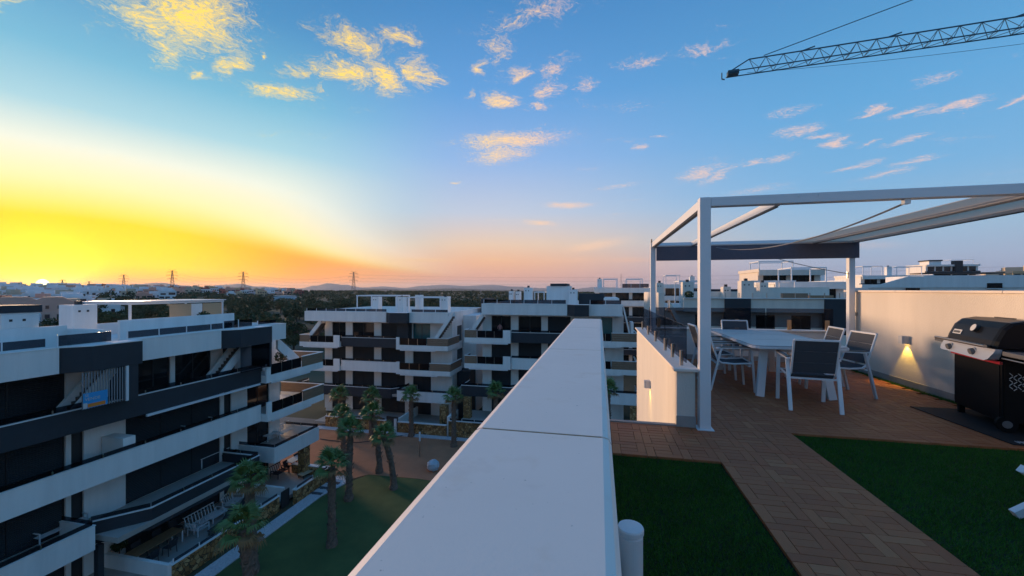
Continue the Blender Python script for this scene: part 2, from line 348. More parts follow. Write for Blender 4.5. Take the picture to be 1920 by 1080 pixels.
low = thing('terrace_side_wall', 'low cream wall with smoked glass railing and a lit lamp beside the stair void', 'wall', (.93, 7, ZF))
MB().prism([(4.74, -16), (9.6, -16), (9.6, -.905), (4.74, -.905)], .84, 1.03, 'x').build('wall', MT['plaster_warm'], low)
MB().prism([(4.70, -.905), (9.65, -.905), (9.65, -.872), (4.70, -.872)], .805, 1.065, 'x').build('coping_stone', MT['coping'], low, bevel=.006)
MB().box(.835, 1.036, 4.728, 4.742, ZF-.03, ZF+.12).box(1.03, 1.038, 4.742, 9.4, ZF-.03, ZF+.1).build('skirting', MT['stone_trim'], low)
for y0, y1 in ((4.80, 6.28), (6.30, 7.78), (7.80, 9.3)):
    Bx(.945, .957, y0, y1, -.82, -.41).build('glass_panel', MT['glass'], low)
for y in (4.93, 5.5, 6.09, 7.12, 8.15, 9.2):
    MB().lathe([(.02, -.872), (.02, -.70)], (.925, y, 0), 12).build('railing_post', MT['steel'], low, smooth=False)

back = thing('terrace_end_wall', 'low white end wall with smoked glass railing behind the dining table', 'wall', (3, 9.5, ZF))
Bx(1.04, 4.8, 9.42, 9.58, ZF-.03, -.88).build('wall', MT['plaster'], back)
Bx(1.07, 4.8, 9.38, 9.62, -.88, -.848).build('coping_stone', MT['coping'], back, bevel=.006)
Bx(1.04, 4.8, 9.408, 9.42, ZF-.03, ZF+.1).build('skirting', MT['stone_trim'], back)
for x0, x1 in ((1.1, 2.27), (2.29, 3.46), (3.48, 4.72)):
    Bx(x0, x1, 9.495, 9.507, -.80, -.40).build('glass_panel', MT['glass'], back)
for x in (1.3, 2.28, 2.9, 3.9, 4.6):
    Bx(x-.035, x+.035, 9.455, 9.485, -.848, -.64).build('railing_post', mat('bronze post', (.42, .30, .20), .35, metal=.8), back)

wr = thing('terrace_high_wall', 'tall cream rendered wall with a lit lamp behind the barbecue', 'wall', (4.9, 5, ZF))
Bx(4.8, 5.0, -9, 9.2, ZF-.03, -.045).build('wall', MT['plaster_warm'], wr)
for a, b in zip([-6, -4, -2, 0, 2, 4, 6, 7.8], [-4, -2, 0, 2, 4, 6, 7.8, 9.23]):
    Bx(4.765, 5.035, a+.002, b-.002, -.045, -.012).build('coping_stone', MT['coping'], wr, bevel=.006)
Bx(4.788, 4.8, -9, 9.2, ZF-.03, ZF+.075).build('skirting', MT['stone_trim'], wr)

# wall lamps: box with a downward opening; the lamp's own light sits inside it
def wall_lamp(p, nrm, label, e):
    L = thing('wall_lamp', label, 'lamp', p)
    n = Vector(nrm); a = Vector((0, 1, 0)) if abs(n.x) > .5 else Vector((1, 0, 0))
    def P(u, w, z): q = a*u+n*w; return (q.x, q.y, z)
    m = MB(); prof = [(-.055, 0), (-.055, .07), (-.04, .1), (.04, .1), (.055, .07), (.055, 0)]
    k = len(prof)
    vs = [P(u, w, z) for z in (-.06, .06) for u, w in prof]
    inn = [P(u*.8, .008+w*.85, -.06) for u, w in prof]; top = [P(u*.8, .008+w*.85, -.0) for u, w in prof]
    m.v = vs+inn+top
    m.f = [(i, (i+1) % k, k+(i+1) % k, k+i) for i in range(k)]+[tuple(range(k, 2*k))]+[(i, (i+1) % k, 2*k+(i+1) % k, 2*k+i) for i in range(k)]+[(2*k+i, 2*k+(i+1) % k, 3*k+(i+1) % k, 3*k+i) for i in range(k)]+[tuple(range(3*k, 4*k))]
    m.build('lamp_housing', mat('grey lamp housing', (.50, .51, .53), .5), L, world=False)
    em = bpy.data.materials.new('warm led'); em.use_nodes = True; b = em.node_tree.nodes['Principled BSDF']; b.inputs['Emission Color'].default_value = (1, .62, .12, 1); b.inputs['Emission Strength'].default_value = 14
    d = MB().add([P(u*.5, .012+w*.6, -.012) for u, w in prof], [tuple(range(k))]); d.build('led', em, L, world=False)
    sp = bpy.data.lights.new('lamp_light', 'SPOT'); so = bpy.data.objects.new('lamp_light', sp); COL.objects.link(so); so.parent = L
    so.location = n*.05+Vector((0, 0, -.045)); sp.energy = e; sp.color = (1, .60, .07); sp.spot_size = R(74); sp.spot_blend = .35; sp.shadow_soft_size = .012
    so.rotation_euler = (0, 0, 0)
    return L
wall_lamp((4.8, 7.58, -.80), (-1, 0, 0), 'grey box lamp glowing on the tall wall beside the barbecue', 11.0)
wall_lamp((.84, 7.11, -1.60), (-1, 0, 0), 'grey box lamp glowing on the outer face of the low side wall', 6.0)

# ---- deck of pinwheel tiles: every board is a board
U = .0775; TS = 4*U
deck = thing('wooden_deck', 'reddish brown composite deck of pinwheel tiles between the grass patches', 'deck', (2, 5, ZF-.03))
GAP = .0022
def plank_mesh(L, W, name):
    m = MB().box(-L/2+GAP, L/2-GAP, -W/2+GAP, W/2-GAP, -.022, 0)
    me = bpy.data.meshes.new(name); me.from_pydata(m.v, [], m.f); me.materials.append(MT['deck'])
    uvl = me.uv_layers.new(name='UVMap')
    for lp in me.loops: v = me.vertices[lp.vertex_index].co; uvl.data[lp.index].uv = (v.x, v.y)
    return me
PM = {3: plank_mesh(3*U, U, 'board_long'), 2: plank_mesh(2*U, U, 'board_short')}
boards = []
def in_deck(x, y):
    if x < .008 or x > 4.785 or y > 9.40: return False
    if y > 4.74 and x < 1.04: return False
    if x < 1.05: return 4.77-3*TS-.001 <= y
    if x < 1.98: return y > -2
    if x > 4.62 and y > 4.77: return False
    return y > 4.77
ox, oy = 1.05-6*TS, 4.77-12*TS
pin = [(0.5, 1.5, 3, 1), (1.5, 3.5, 3, 0), (3.5, 2.5, 3, 1), (2.5, .5, 3, 0), (2, 1.5, 2, 0), (2, 2.5, 2, 0)]
for i in range(-1, 20):
    for j in range(-8, 32):
        for (cx, cy, n, rot) in pin:
            x = ox+(i*4+cx)*U; y = oy+(j*4+cy)*U
            hx, hy = (n*U/2, U/2) if not rot else (U/2, n*U/2)
            cl = 0
            if all(in_deck(x+a*(hx-.012), y+b*(hy-.012)) for a in (-1, 1) for b in (-1, 1)): boards.append((x, y, n, rot, hx, hy))
            elif in_deck(x, y):
                # boards cut at the edge
                x0, x1, y0, y1 = x-hx, x+hx, y-hy, y+hy
                while x0 < x1 and not (in_deck(x0+.001, y)): x0 += .004
                while x1 > x0 and not (in_deck(x1-.001, y)): x1 -= .004
                while y0 < y1 and not (in_deck(x, y0+.001)): y0 += .004
                while y1 > y0 and not (in_deck(x, y1-.001)): y1 -= .004
                if x1-x0 > .02 and y1-y0 > .02: boards.append(((x0+x1)/2, (y0+y1)/2, 0, rot, (x1-x0)/2, (y1-y0)/2))
def infr(x, y):
    d = -math.sin(YAW)*x+math.cos(YAW)*y
    if d < .8: return False
    px = 960+750*(math.cos(YAW)*x+math.sin(YAW)*y)/d; py = 543+750*1.52/d
    return -10 < px < 1930 and py < 1090
vis = sorted([b for b in boards if infr(b[0], b[1])], key=lambda b: b[0]**2+b[1]**2)
vis_n = [b for b in vis if b[2]]
single = set(id(b) for b in vis_n[:290])
rest = MB(); uvs = []; tones = []
for b in boards:
    x, y, n, rot, hx, hy = b
    z = ZF+rnd.uniform(-.0012, .0008)
    if id(b) in single:
        o = bpy.data.objects.new('deck_board', PM[n]); COL.objects.link(o); o.parent = deck
        o.location = (x-2, y-5, z-(ZF-.03)); o.rotation_euler = (0, 0, math.pi/2 if rot else 0)
    else:
        k = len(rest.f); rest.box(x-hx+GAP, x+hx-GAP, y-hy+GAP, y+hy-GAP, z-.022, z)
        t = rnd.random()
        for f in rest.f[k:]:
            for vi in f:
                v = rest.v[vi]; uvs.append(((v[1]-y, v[0]-x) if rot else (v[0]-x, v[1]-y)))
            tones.append(t)
ro = rest.build('deck_boards', MT['deck'], deck, kind='stuff')
ul = ro.data.uv_layers.new(name='UVMap'); ul.data.foreach_set('uv', [c for p in uvs for c in p])
ta = ro.data.attributes.new('tone', 'FLOAT', 'FACE'); ta.data.foreach_set('value', tones)
Bx(.85, 1.06, 4.6, 4.72, ZF-.03, ZF-.001).v
MB().box(.006, .835, 4.742, 4.80, ZF-.05, ZF+.012).build('edge_kerb', MT['stone_trim'], deck)

# ---- artificial grass: real blades
MT['turf'] = mat('artificial grass blades', (.065, .185, .02), .6, var=.45, vscale=2.5, col2=(.042, .12, .014), spec=.25)
MT['turf_back'] = mat('grass backing', (.008, .022, .005), .95)
def turf(name, x0, x1, y0, y1, label, dens, seed):
    g = np.random.default_rng(seed); n = int((x1-x0)*(y1-y0)*dens)
    px = g.uniform(x0+.008, x1-.008, n); py = g.uniform(y0+.008, y1-.008, n)
    h = g.uniform(.018, .034, n); w = g.uniform(.0016, .0030, n); a = g.uniform(0, 2*math.pi, n); l = g.normal(0, .012, (n, 2))
    l[:, 1] -= .006
    V = np.empty((n, 3, 3)); z0 = ZF-.03
    V[:, 0] = np.stack([px-np.cos(a)*w, py-np.sin(a)*w, np.full(n, z0)], 1); V[:, 1] = np.stack([px+np.cos(a)*w, py+np.sin(a)*w, np.full(n, z0)], 1)
    V[:, 2] = np.stack([px+l[:, 0], py+l[:, 1], z0+h], 1)
    me = bpy.data.meshes.new(name); me.vertices.add(3*n); me.vertices.foreach_set('co', V.ravel()); me.loops.add(3*n); me.loops.foreach_set('vertex_index', np.arange(3*n, dtype=np.int32))
    me.polygons.add(n); me.polygons.foreach_set('loop_start', np.arange(0, 3*n, 3, dtype=np.int32)); me.polygons.foreach_set('loop_total', np.full(n, 3, np.int32)); me.update()
    me.materials.append(MT['turf']); o = bpy.data.objects.new(name, me); COL.objects.link(o); tag(o, label, 'grass', kind='stuff')
    b = Bx(x0, x1, y0, y1, ZF-.034, ZF-.026).build('backing', MT['turf_back'], o); return o
turf('artificial_grass', .008, 1.045, .6, 4.77-3*.31-.005, 'dark green artificial grass strip along the long parapet', 22000, 1)
turf('artificial_grass', 1.985, 4.79, 1.2, 4.765, 'bright green artificial grass patch in front of the barbecue', 17000, 2)
turf('artificial_grass', 4.64, 4.785, 4.78, 9.38, 'thin dark strip of artificial grass at the foot of the tall wall', 9000, 3)

# ---- bollard light by the parapet
bo = thing('bollard_light', 'small white cylindrical bollard light standing on the grass by the parapet', 'lamp', (.165, 2.25, ZF-.03))
MB().lathe([(.064, 0), (.064, .225), (.058, .232), (.058, .238)], n=32).build('body', MT['white_metal'], bo, world=False, smooth=False)
MB().lathe([(.058, .238), (.0685, .240), (.069, .262), (.065, .270), (.02, .273)], n=32).build('cap', MT['white_metal'], bo, world=False)
# ------------------------------------------------------------ pergola
pg = thing('pergola', 'white metal pergola with open rafters and rolled grey blind over the dining table', 'pergola', (2.9, 6.8, ZF))
PT = 1.0
def pbox(nm, *a, m='white_metal', **k): return Bx(*a).build(nm, MT[m], pg, bevel=.004, **k)
for (x, y) in ((1.12, 4.73), (4.72, 4.73)): pbox('post', x-.056, x+.056, y-.056, y+.056, ZF, PT)
for (x, y) in ((1.10, 8.87), (4.70, 8.87)): pbox('post', x-.05, x+.05, y-.05, y+.05, ZF, PT-.02)
for (x, y) in ((1.12, 4.73), (4.72, 4.73), (1.10, 8.87), (4.70, 8.87)): Bx(x-.085, x+.085, y-.085, y+.085, ZF, ZF+.008).build('base_plate', MT['white_metal'], pg)
pbox('beam', 1.178, 4.662, 4.675, 4.785, PT-.10, PT-.003)
pbox('beam', 1.152, 4.648, 8.82, 8.92, PT-.13, PT-.023)
pbox('side_beam', 1.075, 1.165, 4.788, 8.818, PT-.11, PT-.012)
pbox('side_beam', 4.675, 4.765, 4.788, 8.818, PT-.11, PT-.012)
for x in (1.86, 4.045): pbox('rafter', x-.025, x+.025, 4.787, 8.818, PT-.105, PT-.02)
MT['underside'] = mat('grey underside shade', (.10, .10, .12), .5)
for x in (1.12, 1.86, 4.045, 4.72): Bx(x-.015, x+.015, 4.80, 8.80, PT-.118, PT-.112).build('shade_strip', MT['underside'], pg)  # dark strips below beams and rafters: shade of their undersides put into colour
MT['canopy'] = mat('cream canopy fabric', (.74, .66, .58), .9, var=.08, vscale=3)
_n = MT['canopy'].node_tree; _t = _n.nodes.new('ShaderNodeBsdfTranslucent'); _t.inputs[0].default_value = (.86, .78, .68, 1); _m = _n.nodes.new('ShaderNodeMixShader'); _m.inputs[0].default_value = .8
_n.links.new(_n.nodes['Principled BSDF'].outputs[0], _m.inputs[1]); _n.links.new(_t.outputs[0], _m.inputs[2]); _n.links.new(_m.outputs[0], _n.nodes['Material Output'].inputs[0])
Bx(3.68, 4.017, 4.79, 8.81, PT-.075, PT-.069).build('canopy', MT['canopy'], pg)
Bx(4.073, 4.672, 4.79, 8.81, PT-.075, PT-.069).build('canopy', MT['canopy'], pg)
MT['blind'] = mat('grey blind fabric', (.125, .115, .145), .85, var=.15, vscale=20)
Bx(1.16, 4.80, 8.785, 8.815, PT-.40, PT-.10).build('blind', MT['blind'], pg)
MB().tube([(1.16, 8.80, PT-.085), (4.80, 8.80, PT-.085)], .03, 10).build('blind_roller', MT['white_metal'], pg)
for x in (2.02, 2.2): MB().tube([(x, 4.668, PT-.03), (x, 4.676, PT-.03)], .012, 8).build('bolt', MT['white_metal'], pg)
MB().tube([(1.07, 8.84, PT-.02), (1.07, 8.84, PT+.06)], .014, 6).build('finial', MT['dark_metal'], pg)
MT['rope'] = mat('grey cord', (.30, .28, .27), .8)
def sag(p0, p1, s, n=16): return [Vector(p0).lerp(Vector(p1), i/n)-Vector((0, 0, s*4*(i/n)*(1-i/n))) for i in range(n+1)]
Bx(2.955, 3.005, 4.70, 4.75, PT-.15, PT-.10).build('cord_bracket', MT['white_metal'], pg)
MB().tube(sag((2.98, 4.73, PT-.14), (3.1, 8.76, PT-.16), .10), .006, 5).build('cord', MT['rope'], pg)
MB().tube(sag((2.98, 4.73, PT-.13), (2.3, 8.76, PT-.15), .20), .006, 5).build('cord', MT['rope'], pg)
MB().tube(sag((3.43, 8.78, PT-.40), (4.66, 8.84, .30), .02, 8), .007, 5).build('cord', MT['rope'], pg)
MB().tube([(4.655, 8.87, .22), (4.655, 8.87, .34)], .03, 8).build('cord_cleat', MT['steel'], pg)
for z in (-.5, -1.1): Bx(4.75, 4.80, 8.84, 8.90, z, z+.07).build('wall_bracket', MT['steel'], pg)

# ------------------------------------------------------------ dining table and chairs
MT['tabletop'] = mat('grey ceramic tabletop', (.40, .41, .43), .35, var=.25, vscale=1.6, bump=.05)
MT['sling'] = mat('charcoal sling fabric', (.055, .062, .075), .8, bump=.3, bscale=400)
MT['sling_pale'] = mat('grey sling fabric', (.155, .16, .18), .8, bump=.3, bscale=400)
tb = thing('dining_table', 'large outdoor table with grey stone-look top and splayed white legs', 'table', (2.68, 7.3, ZF))
def rrect(hx, hy, r, n=4):
    out = []
    for cx, cy, a0 in ((hx-r, hy-r, 0), (-hx+r, hy-r, 90), (-hx+r, -hy+r, 180), (hx-r, -hy+r, 270)):
        out += [(cx+r*math.cos(R(a0+90*i/n)), cy+r*math.sin(R(a0+90*i/n))) for i in range(n+1)]
    return out
HX, HY = .60, 1.18
for (a, b) in ((-HY, -.42), (-.41, .41), (.42, HY)):
    poly = [(x, y) for x, y in rrect(HX-.012, HY-.012, .12)]
    pl_ = [(x, min(max(y, a), b)) for x, y in poly]; q = []
    for p in pl_:
        if not q or (abs(p[0]-q[-1][0])+abs(p[1]-q[-1][1])) > 1e-5: q.append(p)
    if (abs(q[0][0]-q[-1][0])+abs(q[0][1]-q[-1][1])) < 1e-5: q.pop()
    MB().prism(q, .735, .748).build('tabletop', MT['tabletop'], tb, world=False)
MB().prism(rrect(HX, HY, .13), .705, .7345).build('table_frame', MT['white_metal'], tb, world=False)
MB().box(-.45, .45, -1.0, -.94, .65, .704).box(-.45, .45, .94, 1.0, .65, .704).box(-.03, .03, -.94, .94, .65, .704).build('apron', MT['white_metal'], tb, world=False)
for sx in (-1, 1):
    for sy in (-1, 1):
        MB().bar((sx*.36, sy*.88, .705), (sx*.45, sy*.98, 0), .10, .055).build('leg', MT['white_metal'], tb, world=False)
def make_chair():
    c = thing('dining_chair', '', 'chair', (0, 0, 0))
    W = .265; wm = MT['white_metal']
    for s in (-1, 1):
        MB().bar((s*W, .27, 0), (s*W, .225, .635), .042, .024, up=(0, 1, 0)).build('leg', wm, c, world=False)
        MB().bar((s*W, -.33, 0), (s*W, -.185, .635), .042, .024, up=(0, 1, 0)).build('leg', wm, c, world=False)
        arm = MB().bar((s*W, -.255, .64), (s*W, .265, .655), .036, .018).build('armrest', wm, c, world=False)
        MB().bar((s*W, -.20, .660), (s*W, .25, .671), .046, .014).build('arm_pad', mat('teak arm pad', (.16, .115, .085), .6) if False else MT['arm'], arm, world=False)
    # sling frame: one bent tube each side
    for s in (-1, 1):
        x = s*.235
        MB().tube([(x, .25, .425), (x, .0, .405), (x, -.17, .415), (x, -.225, .46), (x, -.27, .60), (x, -.36, .895)], .014, 8).build('sling_rail', wm, c, world=False)
    for y, z, w, h in ((-.363, .895, .03, .022), (.25, .422, .028, .02)): MB().bar((-.235, y, z), (.235, y, z), w, h).build('cross_rail', wm, c, world=False)
    for y, z in ((-.215, .395), (.2, .385)): MB().bar((-.26, y, z), (.26, y, z), .033, .02).build('stretcher', wm, c, world=False)
    def sheet(path, nm, m):
        b = MB(); t = .012
        for (p, q) in zip(path, path[1:]):
            d = Vector((0, q[0]-p[0], q[1]-p[1])).normalized(); n = Vector((0, -d.z, d.y))*t
            b.add([(-.222, p[0], p[1]), (.222, p[0], p[1]), (.222, q[0], q[1]), (-.222, q[0], q[1]),
                   (-.222, p[0]+n.y, p[1]+n.z), (.222, p[0]+n.y, p[1]+n.z), (.222, q[0]+n.y, q[1]+n.z), (-.222, q[0]+n.y, q[1]+n.z)],
                  [(0, 1, 2, 3), (7, 6, 5, 4), (0, 4, 5, 1), (1, 5, 6, 2), (2, 6, 7, 3), (3, 7, 4, 0)])
        b.build(nm, m, c, world=False)
    sheet([(.245, .42), (0, .40), (-.168, .412), (-.215, .455)], 'seat', MT['sling'])
    for a, b_ in (((-.228, .478), (-.268, .602)), ((-.270, .608), (-.313, .748)), ((-.315, .754), (-.356, .885))): sheet([a, b_], 'backrest', MT['sling'])
    return c
MT['arm'] = mat('taupe arm pad', (.17, .145, .13), .6)
ch0 = make_chair()
CH = [(2.66, 5.96, R(-8), 'chair with its back turned at the near end of the dining table, beside the grass'),
      (3.40, 6.74, R(97), 'outdoor chair on the barbecue side of the table, nearer the grass'),
      (3.42, 7.52, R(88), 'outdoor chair on the barbecue side of the table, nearer the end wall'),
      (1.98, 6.80, R(-92), 'outdoor chair on the parapet side of the table, beside the pergola post'),
      (1.96, 7.62, R(-88), 'outdoor chair on the parapet side of the table, nearer the end wall'),
      (2.66, 8.50, R(180), 'outdoor chair at the far end of the table by the glass railing')]
for i, (x, y, a, lab) in enumerate(CH):
    o = ch0 if i == 0 else copy_tree(ch0)
    o.location = (x, y, ZF); o.rotation_euler = (0, 0, a); o['label'] = lab; o['group'] = 'chairs round the dining table'

# ------------------------------------------------------------ barbecue on its mat
MT['enamel'] = mat('black enamel', (.007, .008, .011), .28, spec=.09)
MT['cart'] = mat('black cart panel', (.006, .006, .007), .6, spec=.15)
MT['panel_grey'] = mat('silver control panel', (.46, .48, .52), .38, metal=.3)
MT['shelf'] = mat('dark grey shelf', (.13, .13, .135), .45)
MT['red'] = mat('red trim', (.36, .006, .018), .4)
MT['mat_'] = mat('black rubber mat', (.010, .010, .012), .75, var=.3, vscale=8)
MT['pale'] = mat('pale print', (.55, .55, .55), .5)
bq = thing('gas_barbecue', 'black gas barbecue with silver control panel and domed lid beside the cream wall', 'barbecue', (4.46, 5.60, ZF+.012), R(-102))
# local: front is -y, width along x (x+ is the near end), z up
W2 = .46
MB().box(-W2+.03, W2-.05, -.22, .24, .10, .76).build('cabinet', MT['cart'], bq, world=False, bevel=.008)
MB().box(-W2+.05, W2-.07, -.228, -.221, .14, .70).build('cabinet_door', MT['cart'], bq, world=False)
MB().box(-W2+.01, W2-.03, -.245, -.222, .715, .745).build('trim_strip', MT['red'], bq, world=False)
MB().box(-W2-.01, W2-.02, -.24, .27, .765, .875).build('firebox', MT['enamel'], bq, world=False, bevel=.012)
# control panel, sloping, with rounded lower corners
cp = [(-W2-.03, .87), (-W2-.045, .80), (-W2-.02, .76), (W2-.10, .745), (W2-.05, .765), (W2-.01, .83), (W2+.0, .875)]
m = MB(); k = len(cp)
m.v = [(x, -.335+(z-.745)*.35, z) for x, z in cp]+[(x, -.24, z) for x, z in cp]; m.f = [tuple(range(k)), tuple(range(k, 2*k))[::-1]]+[(i, k+i, k+(i+1) % k, (i+1) % k) for i in range(k)]
cpo = m.build('control_panel', MT['panel_grey'], bq, world=False)
for x in (-.30, .14):
    MB().tube([(x, -.312, .815), (x, -.345, .808)], [.036, .033], 16).build('knob', MT['shelf'], cpo, world=False)
    MB().tube([(x, -.306, .815), (x, -.3125, .8145)], [.042, .042], 16).build('knob_ring', MT['pale'], cpo, world=False)
# lid: lofted dome
lid = MB(); n = 9; prof = []
sect = [(-.29, .885), (-.27, .96), (-.215, 1.09), (-.15, 1.155), (-.04, 1.18), (.10, 1.175), (.20, 1.13), (.26, 1.02), (.275, .885)]
xs = [(-W2-.005, .92), (-W2+.02, .985), (-W2+.06, 1.0), (W2-.09, 1.0), (W2-.05, .985), (W2-.02, .92)]
for x, sc_ in xs: lid.v += [(x, y*sc_, .885+(z-.885)*sc_) for y, z in sect]
ns_ = len(sect)
for i in range(len(xs)-1): lid.f += [(i*ns_+j, (i+1)*ns_+j, (i+1)*ns_+j+1, i*ns_+j+1) for j in range(ns_-1)]
lid.f += [tuple(range(ns_)), tuple(range((len(xs)-1)*ns_, len(xs)*ns_))[::-1]]
lo = lid.build('lid', MT['enamel'], bq, world=False, smooth=False)
def onlid(x, z, out=.0):
    for (y0, z0), (y1, z1) in zip(sect, sect[1:]):
        if z0 <= z <= z1: t = (z-z0)/(z1-z0); return (x, y0+(y1-y0)*t-out, z)
p = Vector(onlid(.02, 1.06)); nrm_ = Vector((0, -.9, .42)).normalized()
MB().tube([p, p+nrm_*.030], .046, 20).build('thermometer', MT['dark_metal'], lo, world=False)
MB().tube([p+nrm_*.0301, p+nrm_*.034], .042, 20).build('dial', MT['pale'], lo, world=False)
def lidplate(x0, x1, z0, z1, nm, m_, off):
    a = [onlid(x0, z0, off), onlid(x1, z0, off), onlid(x1, z1, off), onlid(x0, z1, off)]
    b_ = [(v[0], v[1]+.004, v[2]-.002) for v in a]
    return MB().add(a+b_, [(0, 1, 2, 3), (7, 6, 5, 4), (0, 4, 5, 1), (1, 5, 6, 2), (2, 6, 7, 3), (3, 7, 4, 0)]).build(nm, m_, lo, world=False)
lidplate(-.36, -.20, .975, 1.025, 'badge', MT['pale'], .006)
for i in range(6): lidplate(-.345+i*.022, -.332+i*.022, .986, 1.012, 'badge_letter', MT['dark_metal'], .0085)
MB().tube([(-W2-.02, -.37, .905), (W2+.0, -.37, .905)], .017, 12).build('handle', MT['steel'], lo, world=False)
for x in (-W2+.06, W2-.10): MB().bar((x, -.37, .905), (x, -.27, .90), .02).build('handle_bracket', MT['dark_metal'], lo, world=False)
MB().box(-.2, .1, .02, .05, 1.18, 1.19).build('lid_vent', MT['dark_metal'], lo, world=False)
MB().prism([(-W2-.38, -.2), (-W2-.36, -.245), (-W2-.03, -.245), (-W2-.03, .22), (-W2-.36, .22), (-W2-.38, .19)], .83, .875).build('side_shelf', MT['shelf'], bq, world=False, bevel=.006)
MB().prism([(W2+.005, -.245), (W2+.34, -.245), (W2+.36, -.2), (W2+.36, .19), (W2+.34, .22), (W2+.005, .22)], .815, .86).build('side_shelf', MT['shelf'], bq, world=False, bevel=.006)
MB().tube([(W2+.04, -.26, .79), (W2+.34, -.26, .79)], .008, 8).build('tool_rail', MT['steel'], bq, world=False)
# near end panel with pressed woven pattern
MB().box(W2-.05, W2-.042, -.20, .22, .12, .755).build('end_panel', MT['cart'], bq, world=False)
pt = MB()
for i in range(12):
    for j in range(5):
        y = -.155+i*.032; z = .46+j*.035+(.0 if i % 2 else .017)
        d = .012 if (i+j) % 2 else -.012
        pt.bar((W2-.039, y-.012, z-d), (W2-.039, y+.012, z+d), .005, .005)
pt.build('woven_vents', MT['pale'], bq, world=False, kind='stuff')
for x in (-W2+.08, W2-.10):
    for y in (-.18, .2):
        if x > 0 and y < 0: w = MB().tube([(x+.02, y, .085), (x+.055, y, .085)], .085, 20).build('wheel', MT['cart'], bq, world=False); MB().tube([(x+.056, y, .085), (x+.06, y, .085)], .04, 12).build('hub', MT['shelf'], w, world=False)
        else: MB().box(x-.025, x+.025, y-.025, y+.025, 0, .102).build('foot', MT['cart'], bq, world=False)
mt = thing('barbecue_mat', 'black rubber mat with pale print under the gas barbecue', 'mat', (4.3, 5.5, ZF))
MB().prism([(3.93, 6.16), (3.95, 4.86), (4.62, 4.83), (4.62, 6.16)], ZF+.002, ZF+.010).build('mat_sheet', MT['mat_'], mt)
for i in range(9): Bx(4.03+.011*i, 4.036+.011*i, 4.90+(i % 3)*.01, 4.95+(i % 2)*.02, ZF+.0105, ZF+.0112).build('print_mark', MT['pale'], mt)

# ------------------------------------------------------------ white folding lounger on the grass (only its crossed legs reach into the picture)
lg = thing('sun_lounger', 'white sun lounger on crossed legs standing on the artificial grass', 'lounger', (3.4, 3.4, ZF-.02))
for y in (3.32, 2.72):
    MB().bar((2.74, y, ZF+.33), (3.22, y, ZF+.0), .05, .045, up=(0, 1, 0)).build('leg', MT['white_metal'], lg)
    MB().bar((2.74, y+.05, ZF+.0), (3.22, y+.05, ZF+.33), .05, .045, up=(0, 1, 0)).build('leg', MT['white_metal'], lg)
for y in (3.40, 2.66): MB().bar((2.95, y, ZF+.355), (4.6, y, ZF+.355), .045, .04).build('side_rail', MT['white_metal'], lg)
MB().box(3.0, 4.55, 2.69, 3.37, ZF+.35, ZF+.37).build('sling', MT['sling'], lg)
for y in (3.36, 2.70): MB().bar((4.4, y, ZF+.34), (4.45, y, ZF-.02), .045).build('leg', MT['white_metal'], lg)
# ------------------------------------------------------------ apartment blocks
# A block is laid out in facade coordinates: a along the facade (left to right seen from the front), d depth (front is smaller), z.
def xf_front(p): return (p[0], p[1], p[2])                    # facade faces -Y
def xf_side(p): return (-p[1], p[0], p[2])                    # facade faces +X
def stone_mat():
    m = bpy.data.materials.new('ochre rubble stone'); m.use_nodes = True; nt = m.node_tree; b = nt.nodes['Principled BSDF']
    t = nt.nodes.new('ShaderNodeTexCoord'); nz = nt.nodes.new('ShaderNodeTexNoise'); nz.inputs['Scale'].default_value = 3; nt.links.new(t.outputs['Object'], nz.inputs['Vector'])
    ad = nt.nodes.new('ShaderNodeVectorMath'); ad.operation = 'ADD'; sc = nt.nodes.new('ShaderNodeVectorMath'); sc.operation = 'SCALE'; sc.inputs['Scale'].default_value = .18
    nt.links.new(nz.outputs['Color'], sc.inputs[0]); nt.links.new(t.outputs['Object'], ad.inputs[0]); nt.links.new(sc.outputs[0], ad.inputs[1])
    v = nt.nodes.new('ShaderNodeTexVoronoi'); v.inputs['Scale'].default_value = 4.2; nt.links.new(ad.outputs[0], v.inputs['Vector'])
    v2 = nt.nodes.new('ShaderNodeTexVoronoi'); v2.feature = 'DISTANCE_TO_EDGE'; v2.inputs['Scale'].default_value = 4.2; nt.links.new(ad.outputs[0], v2.inputs['Vector'])
    cr = nt.nodes.new('ShaderNodeValToRGB'); e = cr.color_ramp.elements; e[0].color = (.13, .06, .02, 1); e[1].color = (.62, .42, .20, 1); q = e.new(.5); q.color = (.42, .22, .075, 1)
    nt.links.new(v.outputs['Color'], cr.inputs[0])
    mr = nt.nodes.new('ShaderNodeMapRange'); mr.inputs[1].default_value = .015; mr.inputs[2].default_value = .07; nt.links.new(v2.outputs['Distance'], mr.inputs[0])
    mx = nt.nodes.new('ShaderNodeMix'); mx.data_type = 'RGBA'; mx.inputs[6].default_value = (.07, .045, .025, 1); nt.links.new(cr.outputs[0], mx.inputs[7]); nt.links.new(mr.outputs[0], mx.inputs[0])
    nt.links.new(mx.outputs[2], b.inputs['Base Color']); b.inputs['Roughness'].default_value = .85
    bp = nt.nodes.new('ShaderNodeBump'); bp.inputs['Distance'].default_value = .06; nt.links.new(mr.outputs[0], bp.inputs['Height']); nt.links.new(bp.outputs[0], b.inputs['Normal']); return m
MT['stone'] = stone_mat()
MT['floor_tile'] = mat('pale patio tiles', (.40, .37, .34), .6, var=.15, vscale=2)
MT['pergola_tan'] = mat('tan awning fabric', (.52, .36, .22), .85)
MT['slat_grey'] = mat('grey metal slats', (.24, .25, .27), .5)
MT['stair'] = mat('brown stair treads', (.10, .07, .06), .7)
